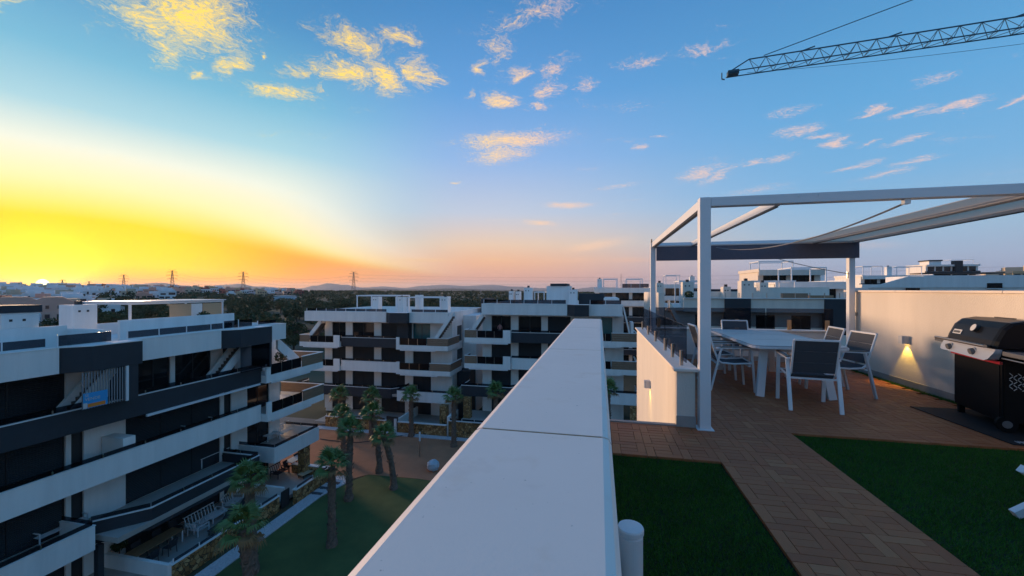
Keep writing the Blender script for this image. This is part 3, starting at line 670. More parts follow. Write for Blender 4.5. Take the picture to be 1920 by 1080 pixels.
class Block:
    def __init__(s, name, label, xf, base, pl='plaster_far'):
        s.xf = xf; s.t = thing(name, label, 'building', base); s.pl = pl
    def mb(s): return MB(s.xf)
    def put(s, nm, mt, *a, parent=None, kind=None): return s.mb().box(*a).build(nm, MT[mt], parent or s.t, kind=kind)
    def core(s, a0, a1, d0, d1, z0, z1):
        """closed shell behind the recessed front"""
        return s.put('wall', s.pl, a0, a1, d0, d1, z0, z1)
    def front(s, a0, a1, d, z0, z1, opens, th=.22):
        """front wall of one storey: piers between full-height openings, each opening a window with its frame"""
        opens = sorted(opens, key=lambda o: o[0]); cur = a0
        for (o0, o1, kind) in opens+[(a1, a1, '')]:
            if o0-cur > .02: s.put('pier_wall', s.pl, cur, o0, d-th, d, z0, z1)
            cur = o1
        for (o0, o1, kind) in opens:
            zt = z1-.25
            s.put('lintel', s.pl, o0, o1, d-th+.004, d, zt, z1)
            if kind == 'void': s.put('dark_opening', 'dark_metal', o0, o1, d-.05, d-.02, z0, zt); continue
            pm = {'s': 'shutter', 'g': 'pane', 'c': 'curtain', 'd': 'dark_metal'}[kind]
            w = s.put('window', pm, o0+.06, o1-.06, d-.09, d-.06, z0+.06, zt-.06)
            n = 1 if o1-o0 < 1.3 else (2 if o1-o0 < 3.2 else 3)
            f = s.mb()
            f.box(o0, o1, d-.12, d-.03, z0, z0+.06); f.box(o0, o1, d-.12, d-.03, zt-.06, zt)
            for i in range(n+1):
                a = o0+(o1-o0-.06)*i/n; f.box(a, a+.06, d-.121, d-.029, z0+.06, zt-.06)
            f.build('frame', MT['frame'], w)
    def slab(s, a0, a1, d0, d1, z):
        return s.put('floor_slab', 'floor_tile', a0, a1, d0, d1, z-.28, z)
    def band(s, a0, a1, d, dw, z0, z1, mt, glass=.26, chl=0, chr=0, ends=(True, True), awning=False, posts=2.0):
        """balcony front: a parapet band, chamfered if wanted, with coping, low glass and its clamps"""
        th = .14
        pts = []
        if chl: pts += [(a0, d+chl), (a0+chl*1.1, d)]
        else: pts += ([(a0, dw)] if ends[0] else [])+[(a0, d)]
        if chr: pts += [(a1-chr*1.1, d), (a1, d+chr)]
        else: pts += [(a1, d)]+([(a1, dw)] if ends[1] else [])
        b = s.mb(); cp = s.mb()
        def off(pl, o):
            out = []
            for i, p in enumerate(pl):
                q0 = Vector(pl[max(i-1, 0)]); q1 = Vector(p); q2 = Vector(pl[min(i+1, len(pl)-1)])
                ds = [v.normalized() for v in (q1-q0, q2-q1) if v.length > 1e-6]; ns = [Vector((-v.y, v.x)) for v in ds]
                n = sum(ns, Vector((0, 0))); n = n/max(n.dot(ns[0]), .2) if n.length else Vector((0, 1)); out.append(q1+n*o)
            return out
        inn = off(pts, th); i2 = off(pts, th+.025); o2 = off(pts, -.025); g0 = off(pts, .06); g1 = off(pts, .072)
        def strip(m, A, B, za, zb):
            for i in range(len(A)-1):
                m.add([(A[i][0], A[i][1], za), (A[i+1][0], A[i+1][1], za), (B[i+1][0], B[i+1][1], za), (B[i][0], B[i][1], za),
                       (A[i][0], A[i][1], zb), (A[i+1][0], A[i+1][1], zb), (B[i+1][0], B[i+1][1], zb), (B[i][0], B[i][1], zb)],
                      [(0, 3, 2, 1), (4, 5, 6, 7), (0, 1, 5, 4), (1, 2, 6, 5), (2, 3, 7, 6), (3, 0, 4, 7)])
        strip(b, pts, inn, z0, z1-.04); strip(cp, o2, i2, z1-.04, z1)
        bo = b.build('balcony', MT[mt], s.t); cp.build('coping', MT['plaster_far'], bo)
        if glass:
            for i in range(len(g0)-1):
                p, q = Vector(g0[i]), Vector(g0[i+1]); p2, q2 = Vector(g1[i]), Vector(g1[i+1]); L = (q-p).length; n = max(1, round(L/posts))
                if L < .3: continue
                for k in range(n):
                    e0, e1 = (k+.012)/n, (k+.988)/n
                    m = s.mb(); A = [p.lerp(q, e0), p.lerp(q, e1)]; B = [p2.lerp(q2, e0), p2.lerp(q2, e1)]; strip(m, A, B, z1+.02, z1+glass); m.build('glass_panel', MT['glass_band'], bo)
                    if k or i == 0:
                        c = p.lerp(q, k/n); s.mb().box(c.x-.03, c.x+.03, c.y-.02, c.y+.05, z1, z1+.17).build('glass_clamp', MT['steel'], bo)
        if awning:
            s.put('awning_cassette', 'white_metal', a0+.3, a1-.2, d-.10, d+.03, z0-.13, z0-.015)
        return bo
    def end_unit(s, a0, a1, d, dw, z0, left, mt=None):
        """corner balcony: white tray, solid end, black glass panels and a wood panel at the tip that wraps round the side"""
        zt = z0+1.48; zs = z0+.56
        pl = MT[s.pl]
        bo = s.mb().box(a0, a1, d, d+.14, z0, zs).box(a0, a0+.14, d+.14, dw, z0, zs).box(a1-.14, a1, d+.14, dw, z0, zs).box(a0+.14, a1-.14, d+.14, dw, z0+.02, z0+.25).build('balcony', pl, s.t)
        tip0, tip1 = (a0, a0+1.45) if left else (a1-2.6, a1)
        sol0, sol1 = (a1-.85, a1) if left else (a0, a0+.42)
        s.put('solid_panel', s.pl, sol0, sol1, d+.004, d+.14, zs, zt, parent=bo)
        g0, g1 = (tip1+.06, sol0-.02) if left else (sol1+.02, tip0-.06)
        n = 3
        for k in range(n):
            x0 = g0+(g1-g0)*k/n; x1 = g0+(g1-g0)*(k+1)/n
            s.put('glass_panel', 'black_glass', x0+.03, x1-.03, d+.05, d+.07, zs+.02, zt-.1, parent=bo)
            if k: s.put('glass_post', 'steel', x0-.02, x0+.02, d+.03, d+.09, zs, zt-.14, parent=bo)
        for q in range(4):      # wood boards
            za = zs+(zt-.06-zs)*q/4; zb = zs+(zt-.06-zs)*(q+1)/4-.012
            s.put('wood_board', 'wood', tip0+.01, tip1, d+.02, d+.08, za, zb, parent=bo)
            xs = (a0+.02, a0+.08) if left else (a1-.08, a1-.02)
            s.put('wood_board', 'wood', xs[0], xs[1], d+.082, dw-.02, za, zb, parent=bo)
        s.put('coping', s.pl, tip0-.02, tip1+.04, d-.015, d+.15, zt-.058, zt, parent=bo)
        xs = (a0-.015, a0+.15) if left else (a1-.15, a1+.015)
        s.put('coping', s.pl, xs[0], xs[1], d+.15, dw, zt-.058, zt, parent=bo)
        s.put('awning_cassette', 'white_metal', a0+.5, a1-1.6 if not left else a1-.3, d+.03, d+.15, z0-.13, z0-.012, parent=bo)
        return bo
    def stair(s, a0, z0, a1, z1, d0, d1):
        """outside flight to the roof: sloping white stringer wall and brown treads"""
        m = s.mb(); h = .62
        for dd in (d0, d1-.14):
            m2 = s.mb(); m2.prism([(a0, z0-.1), (a1, z1-.1), (a1, z1+h), (a0, z0+h)], dd, dd+.14, 'y'); m2.build('stair_stringer', MT[s.pl], s.t)
        n = 12
        for k in range(n):
            x0 = a0+(a1-a0)*k/n; x1 = a0+(a1-a0)*(k+1)/n; z = z0+(z1-z0)*(k+1)/n
            s.put('stair_tread', 'stair', min(x0, x1), max(x0, x1), d0+.142, d1-.142, z-.26, z)
    def pergola(s, a0, a1, d0, d1, z0, z1, roof=None):
        for (a, d) in ((a0, d0), (a1, d0), (a0, d1), (a1, d1)): s.put('pergola_post', 'white_metal', a-.06, a+.06, d-.06, d+.06, z0, z1)
        for d in (d0, d1): s.put('pergola_beam', 'white_metal', a0-.1, a1+.1, d-.07, d+.07, z1, z1+.16)
        for a in (a0, a1): s.put('pergola_beam', 'white_metal', a-.07, a+.07, d0+.072, d1-.072, z1+.004, z1+.156)
        if roof: s.put('pergola_roof', roof, a0-.2, a1+.2, d0-.2, d1+.2, z1+.162, z1+.22)
    def chimney(s, a0, a1, d0, d1, z0, z1):
        c = s.put('chimney', s.pl, a0, a1, d0, d1, z0, z1)
        s.put('chimney_cowl', 'dark_metal', (a0+a1)/2-.13, (a0+a1)/2+.13, (d0+d1)/2-.13, (d0+d1)/2+.13, z1, z1+.24, parent=c)
        for q in (.25, .6): s.put('vent_hole', 'dark_metal', a0+(a1-a0)*q-.06, a0+(a1-a0)*q+.06, d0-.012, d0-.002, z1-.45, z1-.33, parent=c)
    def rail(s, a0, a1, d, z, h=.42, step=1.5, mt='glass_band'):
        n = max(1, round((a1-a0)/step))
        for k in range(n):
            x0 = a0+(a1-a0)*k/n; x1 = a0+(a1-a0)*(k+1)/n
            s.put('glass_panel', mt, x0+.02, x1-.02, d, d+.015, z+.03, z+h); s.put('railing_post', 'white_metal', x0-.025, x0+.025, d-.02, d+.035, z, z+h+.03)
    def stone_wall(s, a0, a1, d0, d1, z0, z1):
        w = s.put('stone_wall', 'stone', a0, a1, d0, d1, z0, z1-.06); s.put('coping', 'plaster_far', a0-.04, a1+.04, d0-.04, d1+.04, z1-.06, z1, parent=w); return w
    def roof(s, a0, a1, d0, d1, z0, ztop, segs):
        """roof fascia in white and charcoal pieces, the charcoal ones standing forward with one cut corner"""
        s.put('roof_slab', s.pl, a0, a1, d0+.15, d1, z0, z0+.3)
        for (x0, x1, dark) in segs:
            if dark:
                m = s.mb(); m.prism([(x0, d0+.1), (x0+.85, d0-.72), (x1, d0-.72), (x1, d0+.1)], z0-.02, ztop-.05); f = m.build('fascia', MT['charcoal'], s.t)
                m = s.mb(); m.prism([(x0-.03, d0+.13), (x0+.83, d0-.75), (x1+.03, d0-.75), (x1+.03, d0+.13)], ztop-.05, ztop); m.build('coping', MT['plaster_far'], f)
            else:
                f = s.put('fascia', s.pl, x0, x1, d0, d0+.149, z0, ztop-.05); s.put('coping', 'plaster_far', x0, x1, d0-.025, d0+.175, ztop-.05, ztop, parent=f)
        s.put('roof_parapet', s.pl, a0, a0+.15, d0+.18, d1, z0+.3, ztop); s.put('roof_parapet', s.pl, a1-.15, a1, d0+.18, d1, z0+.3, ztop); s.put('roof_parapet', s.pl, a0+.15, a1-.15, d1-.15, d1, z0+.3, ztop)

# --- the long block along the garden (facade faces +X)
Z3, Z2, Z1, Z0 = -6.75, -9.70, -12.65, -15.55
L = Block('apartment_building', 'long white and charcoal apartment block beside the lawn with palms', xf_side, (-33, 14, -16))
WD = 27.4
L.core(-6, 29.7, WD+.002, 40, -16, -4.05)
OP = [(-4.5, 1, 's'), (3, 8.2, 's'), (9.2, 15.4, 's'), (15.62, 16.15, 'd'), (18.1, 24.1, 's'), (24.4, 25.0, 'd'), (26.4, 28.55, 'g')]
L.front(-6, 29.7, WD, Z3, -4.05, [(-4.5, 1, 's'), (3, 8.2, 's'), (9.2, 15.4, 's'), (18.7, 20.6, 'g'), (20.9, 23.4, 'g'), (24.3, 25.3, 'd'), (27.2, 27.9, 'g')])
L.front(-6, 29.7, WD, Z2, Z3-.28, OP); L.front(-6, 29.7, WD, Z1, Z2-.28, OP); L.front(-6, 29.7, WD, Z0, Z1-.28, OP)
for z in (Z3, Z2, Z1): L.slab(-6, 29.7, 25.5, WD-.225, z)
L.slab(15.6, 24.2, 23.95, 25.49, Z1); L.slab(-6, 29.2, 22.9, WD-.225, Z0)
L.roof(-6, 28.4, 25.4, 40, -4.05, -2.78, [(-6, 14.15, 0), (14.15, 17.25, 1), (17.25, 22.6, 0), (22.6, 26.2, 1), (26.2, 28.4, 0)])
L.band(-6, 25.9, 25.4, WD-.3, -7.12, -5.95, 'charcoal', chl=0, ends=(False, False), glass=.28)
L.put('awning_cassette', 'white_metal', 17.9, 25.7, 25.25, 25.38, -7.27, -7.14)
L.band(-6, 25.9, 25.4, WD-.3, -10.12, -8.85, L.pl, ends=(False, False), glass=.24)
L.put('solid_end', L.pl, 16.9, 17.5, 25.56, 27.1, Z2, -8.2)
L.end_unit(25.95, 32.35, 24.95, 29.4, -7.2, False); L.end_unit(25.95, 32.35, 24.85, 29.4, -10.15, False)
L.band(-6, 15.25, 24.9, WD-.3, -13.15, -11.9, L.pl, ends=(False, True), glass=.24)
L.band(15.45, 24.35, 24.0, WD-.3, -13.15, -11.95, 'charcoal', chl=1.6, ends=(False, True), glass=.24)
L.band(25.6, 30.5, 23.9, 27.4, -13.1, -11.95, L.pl, ends=(True, True), glass=.24)
L.slab(25.75, 30.4, 24.0, 25.49, Z1)
# stair screens under the charcoal fascia boxes
for (s0, s1) in ((14.55, 16.6),):
    for k in range(16): a = s0+.1+(s1-s0-.25)*k/15; L.put('screen_slat', 'slat_grey', a-.02, a+.02, 24.72, 24.76, -5.9, -4.1)
    L.put('screen_post', 'white_metal', s1-.12, s1, 24.7, 24.8, -5.95, -4.08); L.put('screen_wall', 'charcoal', s1+.02, s1+.45, 24.7, 26.2, -5.94, -4.08)
    L.stair(s0+.2, Z3+.2, s1+.2, -4.2, 25.6, 26.7)
L.put('smoked_screen', 'glass', 23.5, 26.0, 24.74, 24.77, -5.9, -4.1); L.put('screen_wall', 'charcoal', 26.02, 26.2, 24.7, 26.4, -5.94, -4.08); L.stair(22.6, Z3+.2, 25.0, -4.2, 25.6, 26.7)
mm = L.mb(); mm.prism([(28.2, -4.2), (28.5, -4.2), (30.6, -5.95), (30.6, -6.5), (29.9, -6.5), (28.2, -4.9)], 26.0, 26.2, 'y'); mm.build('stair_stringer', MT['plaster_far'], L.t)
# roof of the long block
L.put('roof_wall', L.pl, -6, 16.6, 29.2, 29.4, -3.7, -2.0); L.put('roof_wall', L.pl, 19.4, 27.5, 29.6, 29.8, -3.7, -1.95); L.put('roof_wall', L.pl, 16.6, 16.8, 26.6, 29.4, -3.7, -2.2)
L.rail(-5, 14.0, 26.0, -2.78); L.rail(14.2, 16.4, 25.6, -2.78, .55); L.rail(17.4, 24, 26.0, -2.78); L.rail(23.2, 25.6, 25.9, -2.78, .55); L.rail(26.4, 28.2, 26.2, -2.78, .3)
L.chimney(18.2, 19.4, 31.5, 32.7, -3.7, -.95); L.chimney(14.2, 15.6, 29.5, 30.7, -3.7, -1.2); L.put('roof_box', 'charcoal', 12.5, 15.7, 29.42, 31.5, -1.2, -.82)
L.pergola(21.3, 28.2, 31.6, 35.5, -3.7, -1.05, roof='white_metal')
for a0, a1 in ((23.9, 25.5), (26.5, 28.1)): L.put('blind', 'pergola_tan', a0, a1, 31.58, 31.62, -2.3, -1.12)
L.put('screen_wall', L.pl, 25.55, 26.4, 31.55, 31.75, -3.7, -1.12)
# ground floor of the long block: rubble garden walls, gates, ramps
L.stone_wall(17.2, 24.6, 22.55, 22.85, -16, -14.85); L.stone_wall(25.6, 29.3, 22.0, 22.3, -16, -14.85)
L.stone_wall(29.31, 29.6, 22.0, 25.6, -16, -14.85)
L.put('stone_pillar', 'stone', 28.8, 29.5, 24.0, 24.6, Z0, -13.1); L.put('gate', 'dark_metal', 24.75, 25.5, 22.5, 22.56, -15.9, -14.7)
L.put('garden_wall', L.pl, 17.0, 17.2, 22.6, 27.1, -16, -14.8); L.put('garden_wall', L.pl, 25.3, 25.5, 22.9, 25.6, -16, -14.7)
L.put('column', 'charcoal', 15.5, 15.75, 25.1, 25.4, Z0, -13.15)
L.rail(17.3, 24.5, 22.62, -14.85, .2); L.rail(25.7, 29.2, 22.08, -14.85, .2)

# --- the two blocks across the red gravel (facades face -Y)
def cross_block(label, X0, F, dz, base, mirror, wood_left):
    """X0: left tip of the facade; F: facade depth; dz: how much higher this block stands"""
    Bk = Block('apartment_building', label, xf_front, base)
    W = F+2.0
    def z(v): return v+dz
    return Bk, W, z
A = Block('apartment_building', 'white and charcoal apartment block behind the palms and red gravel, far end of the lawn', xf_front, (-27, 50, -16))
F = 44.5; W = 46.5
A.core(-35.4, -17.6, W+.002, 60, -16, -4.0)
A.front(-35.4, -17.6, W, Z3, -4.0, [(-34.3, -32.3, 'g'), (-31.3, -28.2, 'g'), (-27.2, -24.7, 's'), (-22.8, -20.5, 'c')])
for zz, zt in ((Z2, Z3), (Z1, Z2), (Z0, Z1)): A.front(-35.4, -17.6, W, zz, zt-.28, [(-34.3, -32.3, 's'), (-31.3, -28.2, 's'), (-27.2, -23.9, 's'), (-22.8, -20.4, 's')])
for zz in (Z3, Z2, Z1): A.slab(-35.4, -17.6, F+.15, W-.225, zz)
A.slab(-33, -17, 41.3, W-.225, Z0)
A.roof(-37.0, -17.5, F, 60, -4.0, -2.75, [(-37.0, -25.5, 0), (-25.5, -22.4, 1), (-22.4, -17.5, 0)])
A.put('screen_wall', 'charcoal', -24.5, -22.95, W-1.2, W-.23, Z3, -4.02)
A.end_unit(-37.5, -31.75, F-.3, W-.3, -7.2, True); A.band(-31.7, -23.95, F, W-.3, -7.12, -5.95, 'charcoal', ends=(False, False)); A.end_unit(-23.9, -17.3, F-.5, W+1.5, -7.2, False)
A.end_unit(-37.5, -31.75, F-.3, W-.3, -10.15, True); A.band(-31.7, -23.95, F, W-.3, -10.12, -8.85, A.pl, ends=(False, False)); A.end_unit(-23.9, -17.0, F-.5, W+1.5, -10.15, False)
A.band(-37.9, -23.1, F-.5, W-.3, -13.15, -11.95, 'charcoal', chl=0, chr=1.4, ends=(True, False)); A.band(-23.4, -16.7, F-1.2, W+1.5, -13.15, -11.95, A.pl, ends=(True, True))
A.slab(-37.8, -23.4, F-.36, F+.14, Z1); A.slab(-23.2, -16.9, F-1.05, F+.13, Z1)
A.stair(-19.2, Z3+.25, -16.9, -3.2, W-2.3, W-1.1); A.stair(-34.9, -4.2, -36.6, -6.2, W-1.6, W-.6)
A.stone_wall(-31.3, -23.6, 41.0, 41.3, -16, -14.75); A.stone_wall(-22.0, -16.3, 40.9, 41.2, -16, -14.75); A.put('gate', 'dark_metal', -23.5, -22.1, 41.1, 41.16, -15.9, -14.3); A.put('gate_post', 'white_metal', -22.5, -22.2, 40.95, 41.1, -16, -14.5)
A.put('stone_pillar', 'stone', -17.7, -16.9, 42.5, 43.3, Z0, -13.15); A.put('garden_wall', A.pl, -22.2, -22.0, 41.3, 46, -16, -14.5)
A.rail(-31.2, -23.7, 41.1, -14.75, .2); A.rail(-36.9, -25.6, F+.3, -2.75, .35); A.rail(-22.3, -17.6, F+.3, -2.75, .35)
A.pergola(-32.1, -26.2, 48.5, 52, -3.7, -.9); A.pergola(-24.6, -20.1, 48.5, 52, -3.7, -1.1)
A.chimney(-30.5, -29.6, 49.6, 50.6, -3.7, -1.0); A.chimney(-26.8, -25.7, 49.2, 50.3, -3.7, -1.0); A.chimney(-25.3, -24.5, 52, 53, -3.7, -.75); A.chimney(-20.1, -19.1, 48.6, 49.6, -3.7, -.95)
A.put('roof_box', 'charcoal', -16.9, -15.9, 56, 60, -4, -1.3)
# side wall of that block, seen past its corner
for (y0, y1, z0, z1, k) in ((48, 49.6, -6.6, -4.6, 'd'), (51, 52, -5.7, -4.9, 'g'), (54, 55.4, -6.0, -4.3, 'g'), (48, 49.8, -9.5, -7.6, 'd'), (51, 52, -8.8, -8.0, 'g'), (54, 55.4, -9.3, -7.9, 'g'), (48, 52, -12.6, -10.4, 'd')):
    w = A.put('window', 'pane' if k == 'g' else 'dark_metal', -17.598, -17.57, y0, y1, z0, z1); A.put('sill', A.pl, -17.6, -17.52, y0-.06, y1+.06, z0-.08, z0, parent=w)
A.put('side_wall', A.pl, -17.5, -15.7, 50, 58, -16, -3.4); A.put('side_wall', 'charcoal', -17.4, -15.8, 47.6, 49.98, -16, -10.2)

B = Block('apartment_building', 'white and charcoal apartment block partly hidden behind the parapet, a person on its balcony', xf_front, (-5, 50, -16))
F = 44.0; W = 46.0; dz = 1.15
B.core(-13.6, 2.6, W+.002, 60, -16, -4.0+dz)
B.front(-13.6, 2.6, W, Z3+dz, -4.0+dz, [(-12.5, -10.15, 'g'), (-9.25, -6.55, 'g'), (-5.8, -3.2, 's'), (.2, 1.4, 'c')])
for zz, zt in ((Z2, Z3), (Z1, Z2), (Z0, Z1)): B.front(-13.6, 2.6, W, zz+dz, zt-.28+dz, [(-12.5, -10.15, 's'), (-9.25, -6.55, 's'), (-5.8, -2.6, 's'), (-.9, .6, 's')])
for zz in (Z3, Z2, Z1): B.slab(-13.6, 2.6, F+.15, W-.225, zz+dz)
B.slab(-15, 3.6, 41.3, W-.225, Z0+dz)
B.roof(-13.2, 2.4, F, 60, -4.0+dz, -2.75+dz, [(-13.2, -3.45, 0), (-3.45, -1.1, 1), (-1.1, 2.4, 0)])
B.end_unit(-15.15, -9.75, F-.3, W-.3, -7.2+dz, True); B.band(-9.7, -1.1, F, W-.3, -7.12+dz, -5.95+dz, 'charcoal', ends=(False, False)); B.end_unit(-1.0, 3.85, F-.4, W+1, -7.2+dz, False)
B.end_unit(-15.15, -9.75, F-.3, W-.3, -10.15+dz, True); B.band(-9.7, -1.1, F, W-.3, -10.12+dz, -8.85+dz, B.pl, ends=(False, False)); B.end_unit(-1.0, 3.85, F-.4, W+1, -10.15+dz, False)
B.band(-15.3, -8.5, F-1.0, W-.3, -13.15+dz, -11.95+dz, 'charcoal', chr=1.0, ends=(True, False)); B.band(-.8, 4.0, F-.9, W+1, -13.15+dz, -11.95+dz, B.pl)
B.slab(-15.2, -8.6, F-.85, F+.14, Z1+dz); B.slab(-.7, 3.9, F-.75, F+.14, Z1+dz)
B.stair(-13.1, -4.2+dz, -14.4, -6.1+dz, W-1.6, W-.6); B.stair(3.2, Z3+.3+dz, 2.5, -3.4+dz, W-2.2, W-1.0); B.put('stair_wall', B.pl, 3.2, 3.5, W-2.3, W-.4, Z3+dz, -4.6+dz)
B.put('stone_pillar', 'stone', -14.9, -14.1, 42.6, 43.3, Z0+dz, -13.15+dz); B.put('stone_pillar', 'stone', 3.1, 3.7, 42.8, 43.4, Z0+dz, -13.15+dz)
B.stone_wall(-16.0, -6.0, 40.9, 41.2, -16, -14.2); B.stone_wall(-5.5, 4.0, 40.9, 41.2, -16, -14.2)
B.rail(-15.9, -6.1, 41.0, -14.2, .22); B.rail(-13.0, -3.6, F+.3, -2.75+dz, .45); B.rail(-1.0, 2.3, F+.3, -2.75+dz, .45)
B.chimney(-9.2, -8.2, 49, 50, -2.6, .25); B.chimney(-11.8, -11.2, 52, 53, -2.6, -.2); B.chimney(-10.9, -10.3, 52, 53, -2.6, -.25); B.chimney(-3.6, -2.6, 48.5, 49.5, -2.6, .0)
B.put('roof_house', B.pl, -6.5, -3.6, 50, 54, -2.6, .45); B.put('roof_house_cap', 'charcoal', -6.0, -3.9, 49.8, 54.2, .45, .75); B.put('roof_box', 'charcoal', -2.5, .6, 50, 53, -2.6, -.5)
B.put('roof_wall', B.pl, .5, 2.2, 47, 56, -2.6, -1.0); B.pergola(-8.0, -6.8, 50, 53, -2.6, -.4)
A.put('garden_wall', A.pl, -16.3, -16.0, 41.2, 44, -16, -13.9)
# ------------------------------------------------------------ ground, garden
def at(px, py, z):
    u = (px-960)/750; v = -(py-543)/750; t = z/v
    return Vector(((-sth+u*cth)*t, (cth+u*sth)*t, z))
def at_t(px, t, z=0.0):
    u = (px-960)/750
    return Vector(((-sth+u*cth)*t, (cth+u*sth)*t, z))
def lerp_table(tb, x):
    if x <= tb[0][0]: return tb[0][1]
    for (a, p), (b, q) in zip(tb, tb[1:]):
        if x <= b: t = (x-a)/(b-a); t = t*t*(3-2*t); return p+(q-p)*t
    return tb[-1][1]
HF = [(-110, 6), (-75, 2), (-62, .5), (-52, -1.5), (-44, -5), (-35, -6), (-20, -7), (0, -9), (14, -8), (24, -4), (34, 6), (48, 20), (70, 24), (110, 20)]
def hz(x, y):
    r = math.hypot(x, y); a = math.degrees(math.atan2(x, y))
    if abs(a) > 110: a = 110*(1 if a > 0 else -1)
    far = lerp_table(HF, a); r0, r1 = (130, 850) if a < 20 else (70, 400)
    t = min(max((r-r0)/(r1-r0), 0), 1); t = t*t*(3-2*t)*.35+t*.65
    z = -16.05+(far+16.05)*t
    if r > 1000: z += (-60-z)*min((r-1000)/3500, 1)
    if r > 110: z += .8*math.sin(x*.021+1.3)*math.sin(y*.017)*min((r-110)/150, 1)
    return z
MT['earth'] = mat('dry scrub ground', (.10, .085, .05), .95, var=.6, vscale=.05, col2=(.035, .045, .02), detail=10)
m = MB(); rad = [2, 15, 30, 50, 70, 90, 110]+[130*1.085**k for k in range(0, 60)]; na = 144
rad = [r for r in rad if r < 14000]
for r in rad:
    for k in range(na): a = 2*math.pi*k/na; x, y = r*math.sin(a), r*math.cos(a); m.v.append((x, y, hz(x, y)))
for i in range(len(rad)-1): m.f += [(i*na+k, (i+1)*na+k, (i+1)*na+(k+1) % na, i*na+(k+1) % na) for k in range(na)]
m.f.append(tuple(range(na)))
struct(m.build('ground', MT['earth'], smooth=True), 'dry scrubland stretching to the horizon')
MT['lawn'] = mat('lawn', (.10, .135, .038), .9, var=.55, vscale=.35, col2=(.04, .07, .018), bump=.6, bscale=30, detail=12)
MT['red_gravel'] = mat('red earth', (.55, .23, .12), .95, var=.35, vscale=.35, bump=.5, bscale=12, detail=12)
MT['white_gravel'] = mat('white gravel', (.62, .63, .66), .9, var=.35, vscale=9, bump=1.0, bscale=14)
MT['paving'] = mat('grey paving', (.22, .20, .18), .85, var=.3, vscale=.6)
def sheet(name, poly, z, mt, label): return struct(MB().prism(poly, z-.10, z).build(name, MT[mt]), label)
sheet('lawn', [(-20.9, 5), (-.35, 5), (-.35, 30.2), (-8, 31.0), (-15, 31.2), (-19.4, 31.0), (-20.2, 29.6), (-20.9, 27)], -15.93, 'lawn', 'dark mown lawn with palms between the apartment blocks')
sheet('red_ground', [(-31, 29.8), (-20.6, 29.9), (-19.5, 31.1), (-15, 31.3), (-.36, 30.3), (8, 30.3), (8, 40.0), (-31, 40.0)], -15.96, 'red_gravel', 'red earth playing field beyond the lawn')
sheet('gravel_strip', [(-22.0, 15), (-20.95, 15), (-20.95, 27.1), (-20.25, 29.7), (-20.9, 30.6), (-21.9, 30.2), (-22.0, 29)], -15.90, 'white_gravel', 'white gravel strip along the rubble garden wall')
sheet('gravel_strip', [(-32, 40.05), (8, 40.05), (8, 40.85), (-32, 40.85)], -15.91, 'white_gravel', 'white gravel strip before the far blocks')
sheet('path', [(-60, 30.3), (-31.05, 30.3), (-31.05, 43), (-60, 43)], -15.97, 'paving', 'grey paved lane between the long block and the far block')
pb = MB(); gr = random.Random(3)
for i in range(5200):
    x = gr.uniform(-21.95, -20.98); y = gr.uniform(16, 29.6); r = gr.uniform(.03, .075); z = -15.90
    pb.add([(x-r, y, z), (x, y-r*.8, z), (x+r, y, z), (x, y+r*.8, z), (x+gr.uniform(-.3, .3)*r, y, z+r*.8)], [(0, 1, 4), (1, 2, 4), (2, 3, 4), (3, 0, 4)])
tag(pb.build('gravel', MT['white_gravel']), 'loose white gravel stones beside the rubble wall', 'gravel', kind='stuff')
for (px, py) in ((625, 905), (608, 915), (592, 925)):
    p = at(px, py, -15.88); st = Bx(p.x-.55, p.x+.55, p.y-.16, p.y+.16, -15.9, -15.85).build('stepping_slab', mat('dark slab', (.07, .07, .08), .8))
    tag(st, 'dark slab laid across the white gravel', 'slab', 'slabs across the gravel')

# ------------------------------------------------------------ fan palms
MT['frond'] = mat('palm fronds', (.14, .21, .05), .6, var=.5, vscale=1.5, col2=(.06, .115, .03))
MT['trunk'] = mat('shaggy palm trunk', (.24, .16, .12), .95, var=.6, vscale=6, bump=1.0, bscale=25)
MT['dead'] = mat('dead fronds', (.30, .17, .07), .9, var=.4, vscale=3)
def frond_mesh(seed, nm, m_):
    g = random.Random(seed); b = MB(); L = .62
    b.bar((0, 0, 0), (0, L, .10), .03, .02); n = 17; c = Vector((0, L, .10))
    for k in range(n):
        a = R(-88+176*k/(n-1)); ln = (.72-.20*abs(a)/1.55)*g.uniform(.85, 1.08); d = Vector((math.sin(a), math.cos(a), 0)); s = Vector((d.y, -d.x, 0))*.045
        mid = c+d*ln*.6+Vector((0, 0, .05)); tip = c+d*ln+Vector((0, 0, -.16-.1*g.random()))
        b.add([c, mid-s, mid+s+Vector((0, 0, .02)), tip], [(0, 1, 2), (1, 3, 2)])
    me = bpy.data.meshes.new(nm); me.from_pydata([tuple(v) for v in b.v], [], b.f); me.materials.append(m_); return me
FR = [frond_mesh(i, 'frond', MT['frond']) for i in range(3)]; FD = frond_mesh(9, 'dead_frond', MT['dead'])
